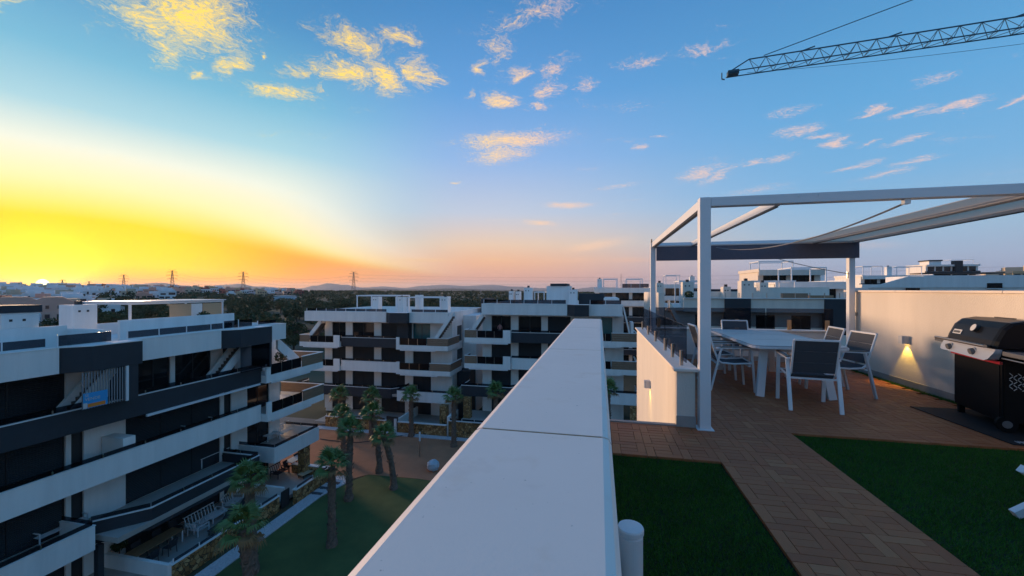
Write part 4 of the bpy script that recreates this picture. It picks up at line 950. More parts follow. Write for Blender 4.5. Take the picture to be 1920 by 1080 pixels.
def palm(x, y, h, label, lean=(0, 0), seed=0, z0=-15.95, s=1.0, nf=25, dead=5):
    g = random.Random(seed); t = thing('palm_tree', label, 'palm tree', (x, y, z0), 0, 'fan palms')
    b = MB(); nr = 22; ns = 12
    for i in range(nr+1):
        q = i/nr; r = (.25-.07*q+.10*max(0, 1-q*7)+(.03 if .6 < q else 0))*s*(1+.10*(i % 2))
        cx, cy = lean[0]*q*q, lean[1]*q*q
        b.v += [(cx+r*(1+g.uniform(-.14, .16))*math.cos(2*math.pi*k/ns+i*.3), cy+r*(1+g.uniform(-.14, .16))*math.sin(2*math.pi*k/ns+i*.3), h*q) for k in range(ns)]
    for i in range(nr): b.f += [(i*ns+k, i*ns+(k+1) % ns, (i+1)*ns+(k+1) % ns, (i+1)*ns+k) for k in range(ns)]
    b.f.append(tuple(range(nr*ns, (nr+1)*ns)))
    for k in range(40):     # broken leaf bases standing off the trunk
        q = g.uniform(.1, .95); a = g.uniform(0, 6.28); r = (.30-.11*q)*s; p = Vector((lean[0]*q*q+r*math.cos(a), lean[1]*q*q+r*math.sin(a), h*q)); b.bar(p, p+Vector((.09*math.cos(a), .09*math.sin(a), .13)), .06, .03)
    b.build('trunk', MT['trunk'], t, world=False)
    for k in range(nf):
        q = k/nf; e = R(82-112*q+g.uniform(-8, 8)); a = k*2.4+g.uniform(-.2, .2); o = bpy.data.objects.new('frond', FR[k % 3] if k < nf-dead else FD); COL.objects.link(o); o.parent = t
        sc = s*g.uniform(.82, 1.08); o.location = (lean[0], lean[1], h-.05+.12*(1-q)); o.rotation_euler = (e, g.uniform(-.25, .25), a); o.scale = (sc, sc, sc)
    return t
def palm_px(px, t, zc, label, seed, topx=None, s=1.0):
    b = at_t(px, t); l = (0, 0)
    if topx: q = at_t(topx, t); l = (q.x-b.x, q.y-b.y)
    return palm(b.x, b.y, 15.95+zc-.15, label, l, seed, s=s)
palm_px(472, 18.4, -10.9, 'fan palm whose crown hangs lowest before the rubble wall of the long block', 1, 455)
palm_px(474, 22.6, -10.75, 'fan palm right behind the one before the rubble wall of the long block', 2, 466)
palm_px(622, 24.9, -10.9, 'stout fan palm on the lawn beside the white gravel strip', 3)
palm_px(654, 30.3, -10.6, 'fan palm at the lawn edge with a leaning shaggy trunk', 4, 657)
palm_px(644, 37.5, -11.7, 'fan palm on the red earth just beyond the lawn corner', 5, 641)
palm_px(638, 43.0, -11.3, 'fan palm close to the left rubble wall of the far block', 6)
palm_px(711, 34.9, -10.8, 'fan palm leaning over the edge between lawn and red earth', 7, 698)
palm_px(696, 42.7, -11.4, 'fan palm before the middle rubble wall of the far block', 8)
palm_px(738, 32.0, -11.7, 'crooked fan palm on the lawn with a tilted crown', 9, 720)
palm_px(771, 43.5, -11.5, 'slender fan palm before the gate of the far block', 10)
palm_px(851, 40.7, -10.9, 'fan palm on the red earth next to the parapet edge', 11)
palm_px(930, 40.0, -10.2, 'fan palm crown peeping over the parapet coping', 12)
palm_px(1140, 37.5, -9.4, 'fan palm in the gap between parapet and side wall', 13)

# ------------------------------------------------------------ small things in the garden
p = at(812, 882, -15.95)
bg_ = MB(); g = random.Random(5); nl = 9
for i in range(nl+1):
    th = math.pi*i/nl
    for k in range(14): r = .52*math.sin(th)**.6*(1+g.uniform(-.12, .12)); bg_.v.append((p.x+r*math.cos(k*.449), p.y+r*math.sin(k*.449), -15.95+.45-.45*math.cos(th)+g.uniform(-.03, .03)))
for i in range(nl): bg_.f += [(i*14+k, i*14+(k+1) % 14, (i+1)*14+(k+1) % 14, (i+1)*14+k) for k in range(14)]
tag(bg_.build('rubble_bag', mat('white woven bag', (.55, .58, .64), .7, var=.3, vscale=4)), 'bulging white builder bag on the edge of the red earth', 'bag')
p = at(787, 856, -15.95); vp = thing('net_post', 'slim post with a white padded top on the red earth', 'post', (p.x, p.y, -15.96))
MB().tube([(0, 0, 0), (0, 0, 1.5)], .05, 10).build('pole', MT['steel'], vp, world=False); MB().tube([(0, 0, 1.5), (0, 0, 2.35)], .085, 10).build('pad', MT['white_metal'], vp, world=False)
hs = MB(); pts = []
for i in range(40): q = i/39; c = at(600+250*q+8*math.sin(q*9), 818+10*math.sin(q*5+.5)+6*q, -15.93); pts.append((c.x, c.y, -15.925))
tag(hs.tube(pts, .045, 5).build('hose', MT['dark_metal']), 'dark hose lying across the red earth', 'hose')

# ------------------------------------------------------------ balcony and patio furniture
MT['wicker'] = mat('pale white slats', (.66, .68, .70), .5); MT['teak'] = mat('teak top', (.33, .20, .11), .6, var=.3, vscale=4, stretch=(8, 1, 1)); MT['charcoal_fabric'] = mat('charcoal fabric', (.03, .032, .04), .9)
def sofa(p, rz, w, label, seats=3, m='wicker', cush=None):
    t = thing('garden_sofa', label, 'sofa', p, rz); mm = MT[m]; d = .72
    for sx in (-1, 1):
        for y in (-d/2, d/2): MB().bar((sx*w/2, y, 0), (sx*w/2, y, .6 if y < 0 else .58), .05).build('leg', mm, t, world=False)
        MB().bar((sx*w/2, -d/2, .6), (sx*w/2, d/2, .6), .06, .04).build('armrest', mm, t, world=False)
    for k in range(6): y = -d/2+.06+k*(d-.12)/5; MB().bar((-w/2, y, .36), (w/2, y, .36), .07, .025).build('seat_slat', mm, t, world=False)
    for k in range(int(w*5)): x = -w/2+.08+k*(w-.16)/(int(w*5)-1); MB().bar((x, d/2-.02, .36), (x, d/2+.16, .88), .05, .02).build('back_slat', mm, t, world=False)
    MB().bar((-w/2, d/2+.16, .88), (w/2, d/2+.16, .88), .05).build('top_rail', mm, t, world=False)
    if cush: MB().box(-w/2+.06, w/2-.06, -d/2+.03, d/2-.05, .375, .47).build('cushion', MT[cush], t, world=False, bevel=.03)
    return t
def gtable(p, rz, lx, ly, h, label, m='teak', lm='wicker'):
    t = thing('garden_table', label, 'table', p, rz)
    for k in range(4): y = -ly/2+ly*(k+.5)/4; MB().box(-lx/2, lx/2, y-ly/8+.004, y+ly/8-.004, h-.035, h).build('top_board', MT[m], t, world=False)
    for sx in (-1, 1):
        for sy in (-1, 1): MB().box(sx*(lx/2-.08)-.03, sx*(lx/2-.08)+.03, sy*(ly/2-.07)-.03, sy*(ly/2-.07)+.03, 0, h-.036).build('leg', MT[lm], t, world=False)
    return t
def gchair(p, rz, label, m='charcoal_fabric', group=None):
    t = thing('garden_chair', label, 'chair', p, rz, group); mm = MT[m]
    MB().box(-.24, .24, -.23, .23, .42, .46).build('seat', mm, t, world=False); MB().prism([(.20, .47), (.24, .47), (.34, .9), (.30, .9)], -.24, .24, 'x').build('backrest', mm, t, world=False)
    for sx in (-1, 1):
        for sy in (-1, 1): MB().bar((sx*.22, sy*.2, .42), (sx*.24, sy*.24, 0), .03).build('leg', MT['dark_metal'], t, world=False)
    return t
def glounger(p, rz, label, m='charcoal_fabric'):
    t = thing('garden_lounger', label, 'lounger', p, rz)
    MB().prism([(-.9, .30), (.35, .30), (.95, .72), (.93, .77), (.33, .35), (-.9, .35)], -.32, .32, 'y').build('sling', MT[m], t, world=False)
    for x in (-.8, .3):
        for y in (-.28, .28): MB().bar((x, y, .30), (x, y, 0), .04).build('leg', MT['dark_metal'], t, world=False)
    return t
PZ = Z0+.002
def gp(px, py, z=PZ): v = at(px, py, z); return (v.x, v.y, z)
H = math.pi/2
gtable(gp(292, 1038), H, 2.6, .95, .75, 'long teak dining table on the patio behind the rubble wall')
for i, (px, py) in enumerate(((262, 1046), (300, 1022), (330, 1002))): gchair(gp(px, py), H, 'dark chair on the house side of the long teak table, '+('by the side wall', 'in the middle', 'by the slatted armchair')[i], group='chairs at the teak table')
for i, (px, py) in enumerate(((283, 1060), (318, 1038))): gchair(gp(px, py), -H, 'dark chair on the garden side of the long teak table, '+('by the side wall', 'by the slatted armchair')[i], group='chairs at the teak table, garden side')
sofa(gp(385, 983), H+.0, 2.1, 'long white slatted sofa on the patio facing a low table'); sofa(gp(437, 950), H+.3, 1.2, 'short white slatted seat beyond the long slatted sofa'); sofa(gp(372, 1000), math.pi, .8, 'white slatted armchair at the end of the long slatted sofa', 1)
gtable(gp(408, 972), H, 1.3, .7, .36, 'low pale table before the long white slatted sofa', 'wicker'); glounger(gp(418, 990), R(100), 'charcoal lounger near the rubble wall, beside the low table'); glounger(gp(450, 962), R(100), 'charcoal lounger near the rubble wall, nearer the gate')
Z1f = Z1+.002; Z2f = Z2+.002
sofa(gp(112, 1002, Z1f), H, 1.9, 'white slatted sofa on the first floor balcony of the long block'); gtable(gp(22, 1030, Z1f), H, 1.7, .8, .5, 'low table beside the slatted sofa on the first floor balcony', 'wicker')
gtable(gp(395, 868, Z1f), H, 2.2, .95, .75, 'pale dining table on the charcoal fronted balcony', 'wicker')
for px, py in ((372, 876), (418, 862), (438, 856)): gchair(gp(px, py, Z1f), H, 'dark chair at the pale table on the charcoal fronted balcony', group='chairs on the charcoal balcony')
sofa(gp(365, 806, Z2f), H, 1.9, 'white sofa with brown cushion on the second floor balcony', cush='teak'); sofa(gp(392, 792, Z2f), H, .9, 'white armchair with brown cushion on the second floor balcony', 1, cush='teak')
t = thing('side_table', 'small round white table on the second floor balcony', 'table', gp(330, 812, Z2f)); MB().lathe([(.30, .5), (.30, .53)], n=20).build('top', MT['wicker'], t, world=False); MB().lathe([(.16, 0), (.03, .04), (.03, .5)], n=12).build('stem', MT['wicker'], t, world=False)
sofa(gp(535, 815, Z1f), H, 2.0, 'white slatted sofa on the corner balcony above the patio'); gtable(gp(505, 824, Z1f), H, 1.2, .8, .5, 'low table on the corner balcony above the patio', 'wicker')
gtable(gp(552, 876), H, 1.5, .85, .75, 'white table on the corner patio of the long block', 'wicker', 'dark_metal')
for px, py in ((540, 884), (560, 870), (568, 872)): gchair(gp(px, py), H, 'dark chair at the white table on the corner patio', group='corner patio chairs')
sofa(gp(525, 892), H, 1.2, 'dark bench on the corner patio of the long block', 2, 'charcoal_fabric'); glounger(gp(580, 890), R(80), 'tan lounger by the rubble wall of the corner patio', 'pergola_tan')
gtable(gp(770, 733, Z1f), 0, 1.6, .8, .75, 'teak table on the white corner balcony of the far block'); 
# pots and shrubs on the roof and balconies
MT['leaf'] = mat('dark leaves', (.05, .085, .025), .6, var=.5, vscale=2, col2=(.02, .04, .012))
def leaf_cloud(b, c, rx, rz_, n, size, g):
    for i in range(n):
        d = Vector((g.gauss(0, 1), g.gauss(0, 1), g.gauss(0, 1))).normalized()*(g.random()**.35); p = Vector((c[0]+d.x*rx, c[1]+d.y*rx, c[2]+d.z*rz_))
        u = Vector((g.uniform(-1, 1), g.uniform(-1, 1), g.uniform(-1, 1))).normalized(); w = u.cross(Vector((g.uniform(-1, 1), g.uniform(-1, 1), g.uniform(-1, 1)))).normalized(); s = size*g.uniform(.6, 1.3)
        b.add([p-u*s, p+w*s*.6, p+u*s, p-w*s*.6], [(0, 1, 2, 3)])
def potted(p, h, r, label, seed):
    g = random.Random(seed); t = thing('potted_plant', label, 'plant', p)
    MB().lathe([(.14, 0), (.2, .32), (.18, .33)], n=14).build('pot', MT['wicker'], t, world=False); MB().tube([(0, 0, .3), (0, 0, h)], .03, 6).build('stem', MT['trunk'], t, world=False)
    b = MB(); leaf_cloud(b, (0, 0, h), r, r*.9, 260, .09, g); b.build('foliage', MT['leaf'], t, world=False, kind='stuff')
potted((-30.8, 25.9, -3.7), 1.6, .42, 'round clipped tree on the roof of the long block', 1); potted((-30.2, 28.0, -3.7), 1.1, .4, 'spiky plant on the roof of the long block behind the pergola', 2)
potted((-26.4, 28.9, -7.0), 1.3, .5, 'leafy plant on the corner balcony of the long block', 3); potted((-26.9, 17.6, PZ), .9, .35, 'tall grassy plant by the patio wall', 4)
# for-sale banner on the stair screen
bn = thing('sale_banner', 'blue and orange for sale banner tied to the slatted stair screen', 'banner', (-24.6, 15.7, -5.95)); 
def bp_(nm, s0, s1, z0, z1, m_, off): return MB(xf_side).box(s0, s1, 24.62-off, 24.625-off, z0, z1).build(nm, m_, bn)
bp_('panel', 14.6, 15.6, -5.85, -5.1, mat('blue print', (.03, .30, .62), .5), 0); bp_('stripe', 14.78, 15.5, -5.82, -5.64, mat('orange print', (.75, .22, .03), .5), .004); bp_('pale_area', 14.6, 14.76, -5.84, -5.58, MT['pale'], .004)
for txt, s_, z_, sz in (('SE', 14.66, -5.27, .17), ('VENDE', 14.66, -5.47, .20)):
    cu = bpy.data.curves.new('lettering', 'FONT'); cu.body = txt; cu.size = sz; cu.extrude = .002; tmp = bpy.data.objects.new('lettering', cu); COL.objects.link(tmp)
    me = bpy.data.meshes.new_from_object(tmp.evaluated_get(bpy.context.evaluated_depsgraph_get())); bpy.data.objects.remove(tmp); me.materials.clear(); me.materials.append(MT['pale'])
    o = bpy.data.objects.new('lettering', me); COL.objects.link(o)
    o.rotation_euler = (H, 0, H); o.location = (-24.61+24.6, s_-15.7, z_+5.95); o.parent = bn
# ------------------------------------------------------------ crane over the site to the right
cr = thing('tower_crane', 'dark tower crane with a long lattice jib against the blue sky', 'crane', (66, 43.5, -14))
MT['crane'] = mat('dark blue-green crane steel', (.05, .12, .165), .6)
tip = Vector((13.9, 48.8, 24.0)); root = Vector((64.5, 43.6, 24.0)); D = (root-tip).normalized(); S = Vector((-D.y, D.x, 0)); Lj = (root-tip).length
def J(q, a, b): return tip+D*q+S*a+Vector((0, 0, b))
jh, jw = 1.35, .62
def jbar(nm, ps, w): 
    m = MB()
    for p, q in zip(ps, ps[1:]): m.bar(p, q, w)
    return m.build(nm, MT['crane'], cr)
q0 = 2.2
jbar('jib_chord', [J(q0, 0, jh), J(Lj, 0, jh)], .10); jbar('jib_chord', [J(0, -jw, 0), J(Lj, -jw, 0)], .09); jbar('jib_chord', [J(0, jw, 0), J(Lj, jw, 0)], .09)
jbar('jib_nose', [J(0, 0, .15), J(q0, 0, jh)], .1); m = MB(); m.box(-.5, .5, -.5, .5, -.25, .45); m.xf = lambda v: J(.6+v[0]*1.1, v[1]*.9, v[2]*.6); m.build('jib_head', MT['crane'], cr); jbar('jib_hook', [J(-.5, 0, .3), J(-.5, 0, -.4), J(-.2, 0, -.5)], .1)
npan = 30; st = (Lj-q0)/npan
for k in range(npan):
    a, b_, c = q0+k*st, q0+(k+.5)*st, q0+(k+1)*st
    for s_ in (-1, 1): jbar('jib_lacing', [J(a, 0, jh), J(b_, s_*jw, 0), J(c, 0, jh)], .045)
    jbar('jib_brace', [J(b_, -jw, 0), J(b_, jw, 0), J(c+st*.5 if k < npan-1 else Lj, -jw, 0)], .045)
for q in (7.2, 14.5, 24, 36, 43): jbar('jib_bracket', [J(q, 0, jh), J(q+1.1, 0, jh+.28)], .10)
apex = Vector((66, 43.4, 37.5))
MB().tube([J(3.6, 0, jh+.15), apex], .045, 5).build('pendant_line', MT['crane'], cr); MB().tube([J(25, 0, jh+.15), apex], .05, 5).build('pendant_line', MT['crane'], cr)
MB().tube(sag(J(2, 0, -.1), J(Lj-2, 0, -.6), .9, 20), .02, 4).build('hoist_line', MT['crane'], cr)
for sx in (-.8, .8):
    for sy in (-.8, .8): MB().bar((66+sx, 43.4+sy, -14), (66+sx*.9, 43.4+sy*.9, 27), .2).build('mast_leg', MT['crane'], cr); MB().bar((66+sx*.9, 43.4+sy*.9, 27), apex, .15).build('tower_head', MT['crane'], cr)
for k in range(24):
    z = -14+k*1.7
    for a, b_ in (((-.8, -.8), (.8, -.8)), ((.8, -.8), (.8, .8)), ((.8, .8), (-.8, .8)), ((-.8, .8), (-.8, -.8))): MB().bar((66+a[0], 43.4+a[1], z), (66+b_[0], 43.4+b_[1], z+1.7), .1).build('mast_lacing', MT['crane'], cr)
MB().bar((67, 43.3, 24.3), (82, 41.8, 24.3), 1.2, .5).build('counter_jib', MT['crane'], cr); MB().box(78, 82, 41, 43, 22.5, 24).build('counterweight', MT['stone_trim'], cr); MB().tube([(81, 41.9, 24.5), apex], .05, 5).build('pendant_line', MT['crane'], cr)

# ------------------------------------------------------------ blocks beyond the pergola
D_ = Block('apartment_building', 'white block with charcoal panels and chimneys beyond the glass railing', xf_front, (15, 46, -16), 'plaster_warm')
F = 40.0
D_.core(6.2, 30, F+1.102, 54, -16, -2.0)
D_.front(6.2, 30, F+1.1, -4.6, -2.1, [(8.9, 10.2, 'g'), (14.1, 15.7, 'g'), (17.0, 18.6, 'g'), (22, 24, 's'), (26, 28, 's')])
D_.slab(6.2, 30, F+.15, F+.87, -4.6); D_.slab(6.2, 30, F+.15, F+.87, -7.6)
D_.band(6.3, 30, F, F+.85, -8.0, -6.8, 'charcoal', ends=(True, False)); D_.band(6.3, 30, F-.3, F+.85, -5.0, -3.95, D_.pl, ends=(True, False), glass=.3)
for (a, b, dk) in ((7.7, 11.2, 0), (11.2, 13.35, 1), (13.35, 19.2, 0), (19.2, 21.4, 1), (21.4, 30, 0)):
    D_.put('fascia', 'charcoal' if dk else D_.pl, a, b, F-(.15 if dk else 0), F+.3, -2.05 if not dk else -4.5, -.82); D_.put('coping', 'plaster_far', a, b, F-.18, F+.32, -.82, -.76)
D_.put('roof_slab', D_.pl, 6.2, 30, F+.31, 54, -2.0, -1.7)
D_.stair(7.7, -4.4, 6.3, -1.6, F-1.0, F-.05); D_.put('stair_wall', D_.pl, 5.6, 6.15, F+1.0, 54, -16, -.3)
D_.chimney(8.0, 9.0, 42, 43, -1.7, .75); D_.chimney(13.4, 14.5, 42.5, 43.6, -1.7, .85); D_.chimney(16.6, 17.4, 47, 48, -1.7, .75); D_.chimney(12.5, 13.2, 45, 46, -1.7, .3); D_.chimney(6.6, 7.4, 50, 51, -1.7, .8)
D_.put('roof_wall', D_.pl, 9.6, 19, 46, 46.2, -1.7, -.2); D_.put('roof_box', 'charcoal', 10.2, 15.2, 48, 51, -1.7, .05); D_.put('roof_wall', D_.pl, 15.5, 24, 49, 49.2, -1.7, .25); D_.put('roof_planter', 'wood', 17.2, 19.3, 43, 43.6, -1.7, -.35); D_.put('roof_planter', 'teak', 19.6, 21.5, 43.2, 43.8, -1.7, -.55)
for k in range(10): D_.put('railing_post', 'steel', 11.4+k*1.15, 11.46+k*1.15, F+.5, F+.56, -.78, -.3)
D_.pergola(9.2, 12.0, 50, 53, -1.7, .9); D_.pergola(17.5, 22, 52, 56, -1.7, .9)
potted((8.4, 41.2, -1.7), 1.2, .45, 'leafy plant on the roof edge above the outside stair', 21)
def simple_block(label, a0, a1, d0, d1, z0, z1, floors, name='apartment_building', pl='plaster_far', dark=()):
    b = Block(name, label, xf_front, ((a0+a1)/2, (d0+d1)/2, z0), pl)
    b.core(a0, a1, d0+1.2, d1, z0, z1-.3)
    h = (z1-z0)/floors; n = max(2, int((a1-a0)/3.4))
    for f in range(floors):
        zz = z0+h*f
        ops = [(a0+.5+(a1-a0-1)*k/n+.25, a0+.5+(a1-a0-1)*(k+1)/n-.35, 'g') for k in range(n)]
        b.front(a0, a1, d0+1.2, zz, zz+h-.28, ops)
        if f: b.slab(a0, a1, d0+.1, d0+.97, zz); b.band(a0-.3, a1+.3, d0, d0+1.1, zz-.35, zz+.7, 'charcoal' if f in dark else pl, glass=.25)
    b.put('roof_parapet', pl, a0-.2, a1+.2, d0, d0+.2, z1-.9, z1); b.put('roof_slab', pl, a0-.2, a1+.2, d0+.2, d1, z1-.3, z1-.05)
    b.put('roof_parapet', pl, a0-.2, a0, d0+.2, d1, z1-.05, z1+.2); b.put('roof_parapet', pl, a1, a1+.2, d0+.2, d1, z1-.05, z1+.2)
    return b
C_ = simple_block('tall white block with dark balconies showing past the partly hidden block', -.8, 9.4, 78, 92, -15, 0.3, 5, dark=(1, 3))
C_.pergola(.8, 3.4, 81, 85, 0.2, 2.0); C_.chimney(-.4, .5, 80, 81, .2, 2.1); C_.rail(4.2, 9, 78.3, .3, .8); C_.pergola(5.2, 8.2, 82, 86, .2, 2.0); C_.put('antenna', 'dark_metal', 4.2, 4.26, 83, 83.06, .2, 3.2)
E_ = Block('apartment_building', 'plain pale block with a sloping stair wall beyond the tall cream wall', xf_front, (50, 78, -16))
E_.core(40.5, 60.5, 72, 84, -16, .3); mm = E_.mb(); mm.prism([(40.5, .3), (47.5, .3), (47.5, 2.0), (45.6, 2.0)], 71.7, 71.95, 'y'); mm.build('stair_stringer', MT['plaster_far'], E_.t)
E_.put('upper_wall', E_.pl, 47.5, 60.3, 71.8, 80, .3, 2.1)
for a in (45.2, 55.2): w = E_.put('window', 'pane', a, a+1.8, 71.74, 71.78, -.6 if a < 50 else .2, .25 if a < 50 else .95); E_.put('sill', E_.pl, a-.1, a+1.9, 71.65, 71.79, -.7 if a < 50 else .1, -.61 if a < 50 else .19, parent=w)
simple_block('white block with a roof pergola just beyond the pergola post', 22.5, 30.5, 58, 68, -12, 1.0, 4).pergola(25, 29, 60, 64, .9, 2.8)
K1 = simple_block('low white block with roof chimneys right behind the tall cream wall', 36, 47, 92, 102, -10, 1.6, 4); K1.chimney(37, 38.2, 93, 94, 1.5, 3.6); K1.chimney(44, 45.2, 94, 95, 1.5, 3.4); K1.pergola(39, 43, 94, 98, 1.5, 3.7)
K2 = simple_block('white block with paired roof pergolas beyond the low white block', 62, 76, 112, 124, -8, 3.4, 4); K2.pergola(63, 67, 114, 118, 3.3, 5.6); K2.pergola(70, 75, 114, 118, 3.3, 5.4); K2.chimney(68, 69, 114, 115, 3.3, 5.6)
K3 = simple_block('white block with a flat roof behind the chimneys of the charcoal panelled block', 14, 24, 96, 108, -12, 1.2, 4); K3.pergola(15, 18, 98, 102, 1.1, 3.2); K3.chimney(20, 21, 97, 98, 1.1, 3.0)
G_ = simple_block('low building with dark openings and slatted awning right of the chimneys', 25.5, 34.5, 72, 82, -10, 3.2, 4, pl='plaster_warm'); G_.put('awning', 'stair', 27, 33, 69.6, 72, 1.1, 1.25); G_.pergola(26, 31, 74, 78, 3.1, 4.6)
G2 = simple_block('tan house with a long dark veranda roof below the hilltop block', 104, 121, 158, 170, -6, 4.6, 3, pl='plaster_warm'); G2.put('veranda_roof', 'stair', 101, 123, 154, 158.5, 5.0, 5.4); G2.put('veranda_wall', 'stair', 106, 110, 157, 157.3, 2.2, 5.0)
Hb = simple_block('white and navy apartment block on the hilltop', 157, 178, 235, 249, -4, 12.2, 4, dark=(2, 3)); Hb.put('stair_tower', 'charcoal', 168, 171, 234.5, 237, 4, 14); Hb.pergola(168, 177, 237, 244, 12, 14.4); Hb.put('roof_house', 'plaster_far', 159, 164, 237, 243, 12, 14); Hb.put('roof_house_cap', 'charcoal', 158.6, 164.4, 236.6, 243.4, 14, 14.6)

# ------------------------------------------------------------ houses of the town on the hillside
HM = {k: mat('house '+k, c, .85, var=.2, vscale=.2) for k, c in dict(white=(.82, .82, .84), cream=(.60, .50, .38), pink=(.80, .42, .32), red=(.42, .12, .09), tan=(.62, .45, .28)).items()}
HG = mat('far window glass', (.03, .035, .045), .15); HR = mat('terracotta tiles', (.40, .17, .09), .9)
def house_mesh(kind, seed):
    g = random.Random(seed); b = MB(); w, d, h = g.uniform(8, 13), g.uniform(8, 11), g.choice((3.2, 6.0, 6.2, 6.4)); win = MB()
    b.box(-w/2, w/2, -d/2, d/2, -3, h); up = g.random() < .75
    if up: w2 = w*g.uniform(.4, .7); x2 = g.uniform(-w/2, w/2-w2); b.box(x2, x2+w2, -d/2+g.uniform(1, 2.5), d/2-.2, h, h+2.8)
    b.box(-w/2-.15, w/2+.15, -d/2-.15, -d/2, h-.1, h+.9)
    for f in range(int(h//3)):
        n = g.randint(2, 4)
        for k in range(n):
            x = -w/2+w*(k+.5)/n; ww = g.uniform(.6, w/n*.42); z = .6+f*3
            win.box(x-ww, x+ww, -d/2-.06, -d/2-.02, z, z+g.uniform(1.3, 2.1)); win.box(w/2+.02, w/2+.06, -d/2+d*(k+.3)/n, -d/2+d*(k+.3)/n+1.4, z, z+1.5)
    if g.random() < .5: b.box(w*.1, w*.1+.9, 0, .9, h, h+3.6)
    def mk(mb, nm, m_):
        me = bpy.data.meshes.new(nm); me.from_pydata(mb.v, [], mb.f); me.materials.append(m_); return me
    return mk(b, 'house', HM[kind]), mk(win, 'glazing', HG)
PROT = {k: [house_mesh(k, 10*i+j) for j in range(5)] for i, k in enumerate(HM)}
HLAB = {'white': 'small white flat-roofed house in the town on the sunset hillside', 'cream': 'small cream house in the town on the sunset hillside', 'pink': 'pink rendered house in the town on the sunset hillside', 'red': 'dark red house at the edge of the hillside town', 'tan': 'tan house in the town on the sunset hillside'}
placed = []; hg = random.Random(11)
def put_house(x, y, kind, sc=1.0, grp='houses of the hillside town', lab=None):
    me, wi = hg.choice(PROT[kind]); o = bpy.data.objects.new('house', me); COL.objects.link(o); o.location = (x, y, hz(x, y)); o.scale = (sc, sc, sc)
    o.rotation_euler = (0, 0, math.atan2(-x, y)+hg.uniform(-.35, .35)); tag(o, lab or HLAB[kind], 'house', grp)
    w = bpy.data.objects.new('glazing', wi); COL.objects.link(w); w.parent = o; w['kind'] = 'stuff'; placed.append((x, y))
tries = 0
while len(placed) < 285 and tries < 9000:
    tries += 1; px = hg.uniform(-60, 560); r = hg.uniform(200, 880)**1.0; t = r*math.cos(math.atan((px-960)/750))
    lim = 250 if px < 210 else (480 if px < 330 else 620)
    if r < lim: continue
    p = at_t(px, t)
    if any((p.x-q[0])**2+(p.y-q[1])**2 < 170 for q in placed): continue
    if px > 330 and r > 800: continue
    k = hg.choices(['white', 'cream', 'pink', 'red', 'tan'], [8, 2, .6, .2, .6] if px < 270 else [4, 2, 2.2, 2.2, 2.5])[0]
    put_house(p.x, p.y, k)
for i, (px, t) in enumerate(((1900, 150), (1870, 165), (1890, 180), (1915, 170), (1850, 175), (1838, 185), (1405, 330), (1430, 360), (1445, 340), (1465, 350), (1420, 390))):
    p = at_t(px, t); put_house(p.x, p.y, 'tan' if i % 2 else 'cream', .9, 'houses on the right hand hill', 'tan house on the hill beyond the tall cream wall')
# two stepped pink villas in front of the town
for i, (px, t, w) in enumerate(((28, 165, 24), (100, 172, 20))):
    c = at_t(px, t); a = math.atan2(-c.x, c.y); h0 = hz(c.x, c.y)
    v = thing('villa', ('large pink stepped villa with white garages' if i == 0 else 'orange pink gabled villa with a row of small windows')+' below the hillside town', 'house', (c.x, c.y, h0), a)
    hm = HM['pink']
    MB().box(-w/2, w/2, -5, 6, -3, 4.2).build('wall', hm, v, world=False); MB().box(-w*.34, w*.34, -4, 6, 4.2, 7.4).build('upper_wall', hm, v, world=False)
    MB().prism([(-w*.34, 7.4), (w*.34, 7.4), (w*.14, 10.2), (-w*.14, 10.2)], -4, 6, 'y').build('gable', hm, v, world=False)
    MB().prism([(-w/2-.3, 4.2), (-w*.34, 4.2), (-w*.34, 6.2)], -5, 6, 'y').build('roof', HR, v, world=False); MB().prism([(w/2+.3, 4.2), (w*.34, 4.2), (w*.34, 6.2)], -5, 6, 'y').build('roof', HR, v, world=False)
    for k in range(6):
        x = -w*.42+k*w*.168; wd = MB().box(x-.7, x+.7, -5.06, -5.01, 1.2, 2.9).build('window', HG, v, world=False); MB().box(x-.85, x+.85, -5.12, -5.005, 1.0, 1.15).build('sill', HM['white'], wd, world=False)
        if 1 <= k <= 4: MB().box(x-.5, x+.5, -4.06, -4.01, 5.2, 6.6).build('window', HG, v, world=False)
    MB().box(-w*.5, w*.35, -9, -5.2, -3, .4).build('garage', HM['white'], v, world=False)

# ------------------------------------------------------------ trees: individual ones near, the far wood as one mass
MT['pine'] = mat('pine and carob foliage', (.062, .085, .03), .8, var=.55, vscale=.25, col2=(.03, .046, .016)); MT['shrub'] = mat('olive shrubs', (.10, .11, .035), .8, var=.5, vscale=.3, col2=(.05, .06, .02)); MT['bark'] = mat('bark', (.10, .07, .05), .9)
MT['oleander'] = mat('oleander blossom', (.30, .15, .18), .8, var=.7, vscale=.8, col2=(.06, .07, .03))
def crown_mesh(seed, m_):
    g = random.Random(seed); b = MB()
    for k in range(11): c = (g.gauss(0, 1.25), g.gauss(0, 1.25), 3.2+g.gauss(0, .75)); leaf_cloud(b, c, g.uniform(.9, 1.6), g.uniform(.7, 1.1), 120, .26, g)
    me = bpy.data.meshes.new('crown'); me.from_pydata([tuple(v) for v in b.v], [], b.f); me.materials.append(m_); return me
def trunk_mesh(seed):
    g = random.Random(seed); b = MB(); b.tube([(0, 0, -.5), (.05, 0, 1), (0, .1, 2.2)], [.26, .2, .15], 7)
    for k in range(5): a = g.uniform(0, 6.28); b.tube([(0, .1, 1.8+.1*k), (math.cos(a)*.8, math.sin(a)*.8, 2.8), (math.cos(a)*1.4, math.sin(a)*1.4, 3.5)], [.1, .07, .03], 5)
    me = bpy.data.meshes.new('trunk'); me.from_pydata([tuple(v) for v in b.v], [], b.f); me.materials.append(MT['bark']); return me
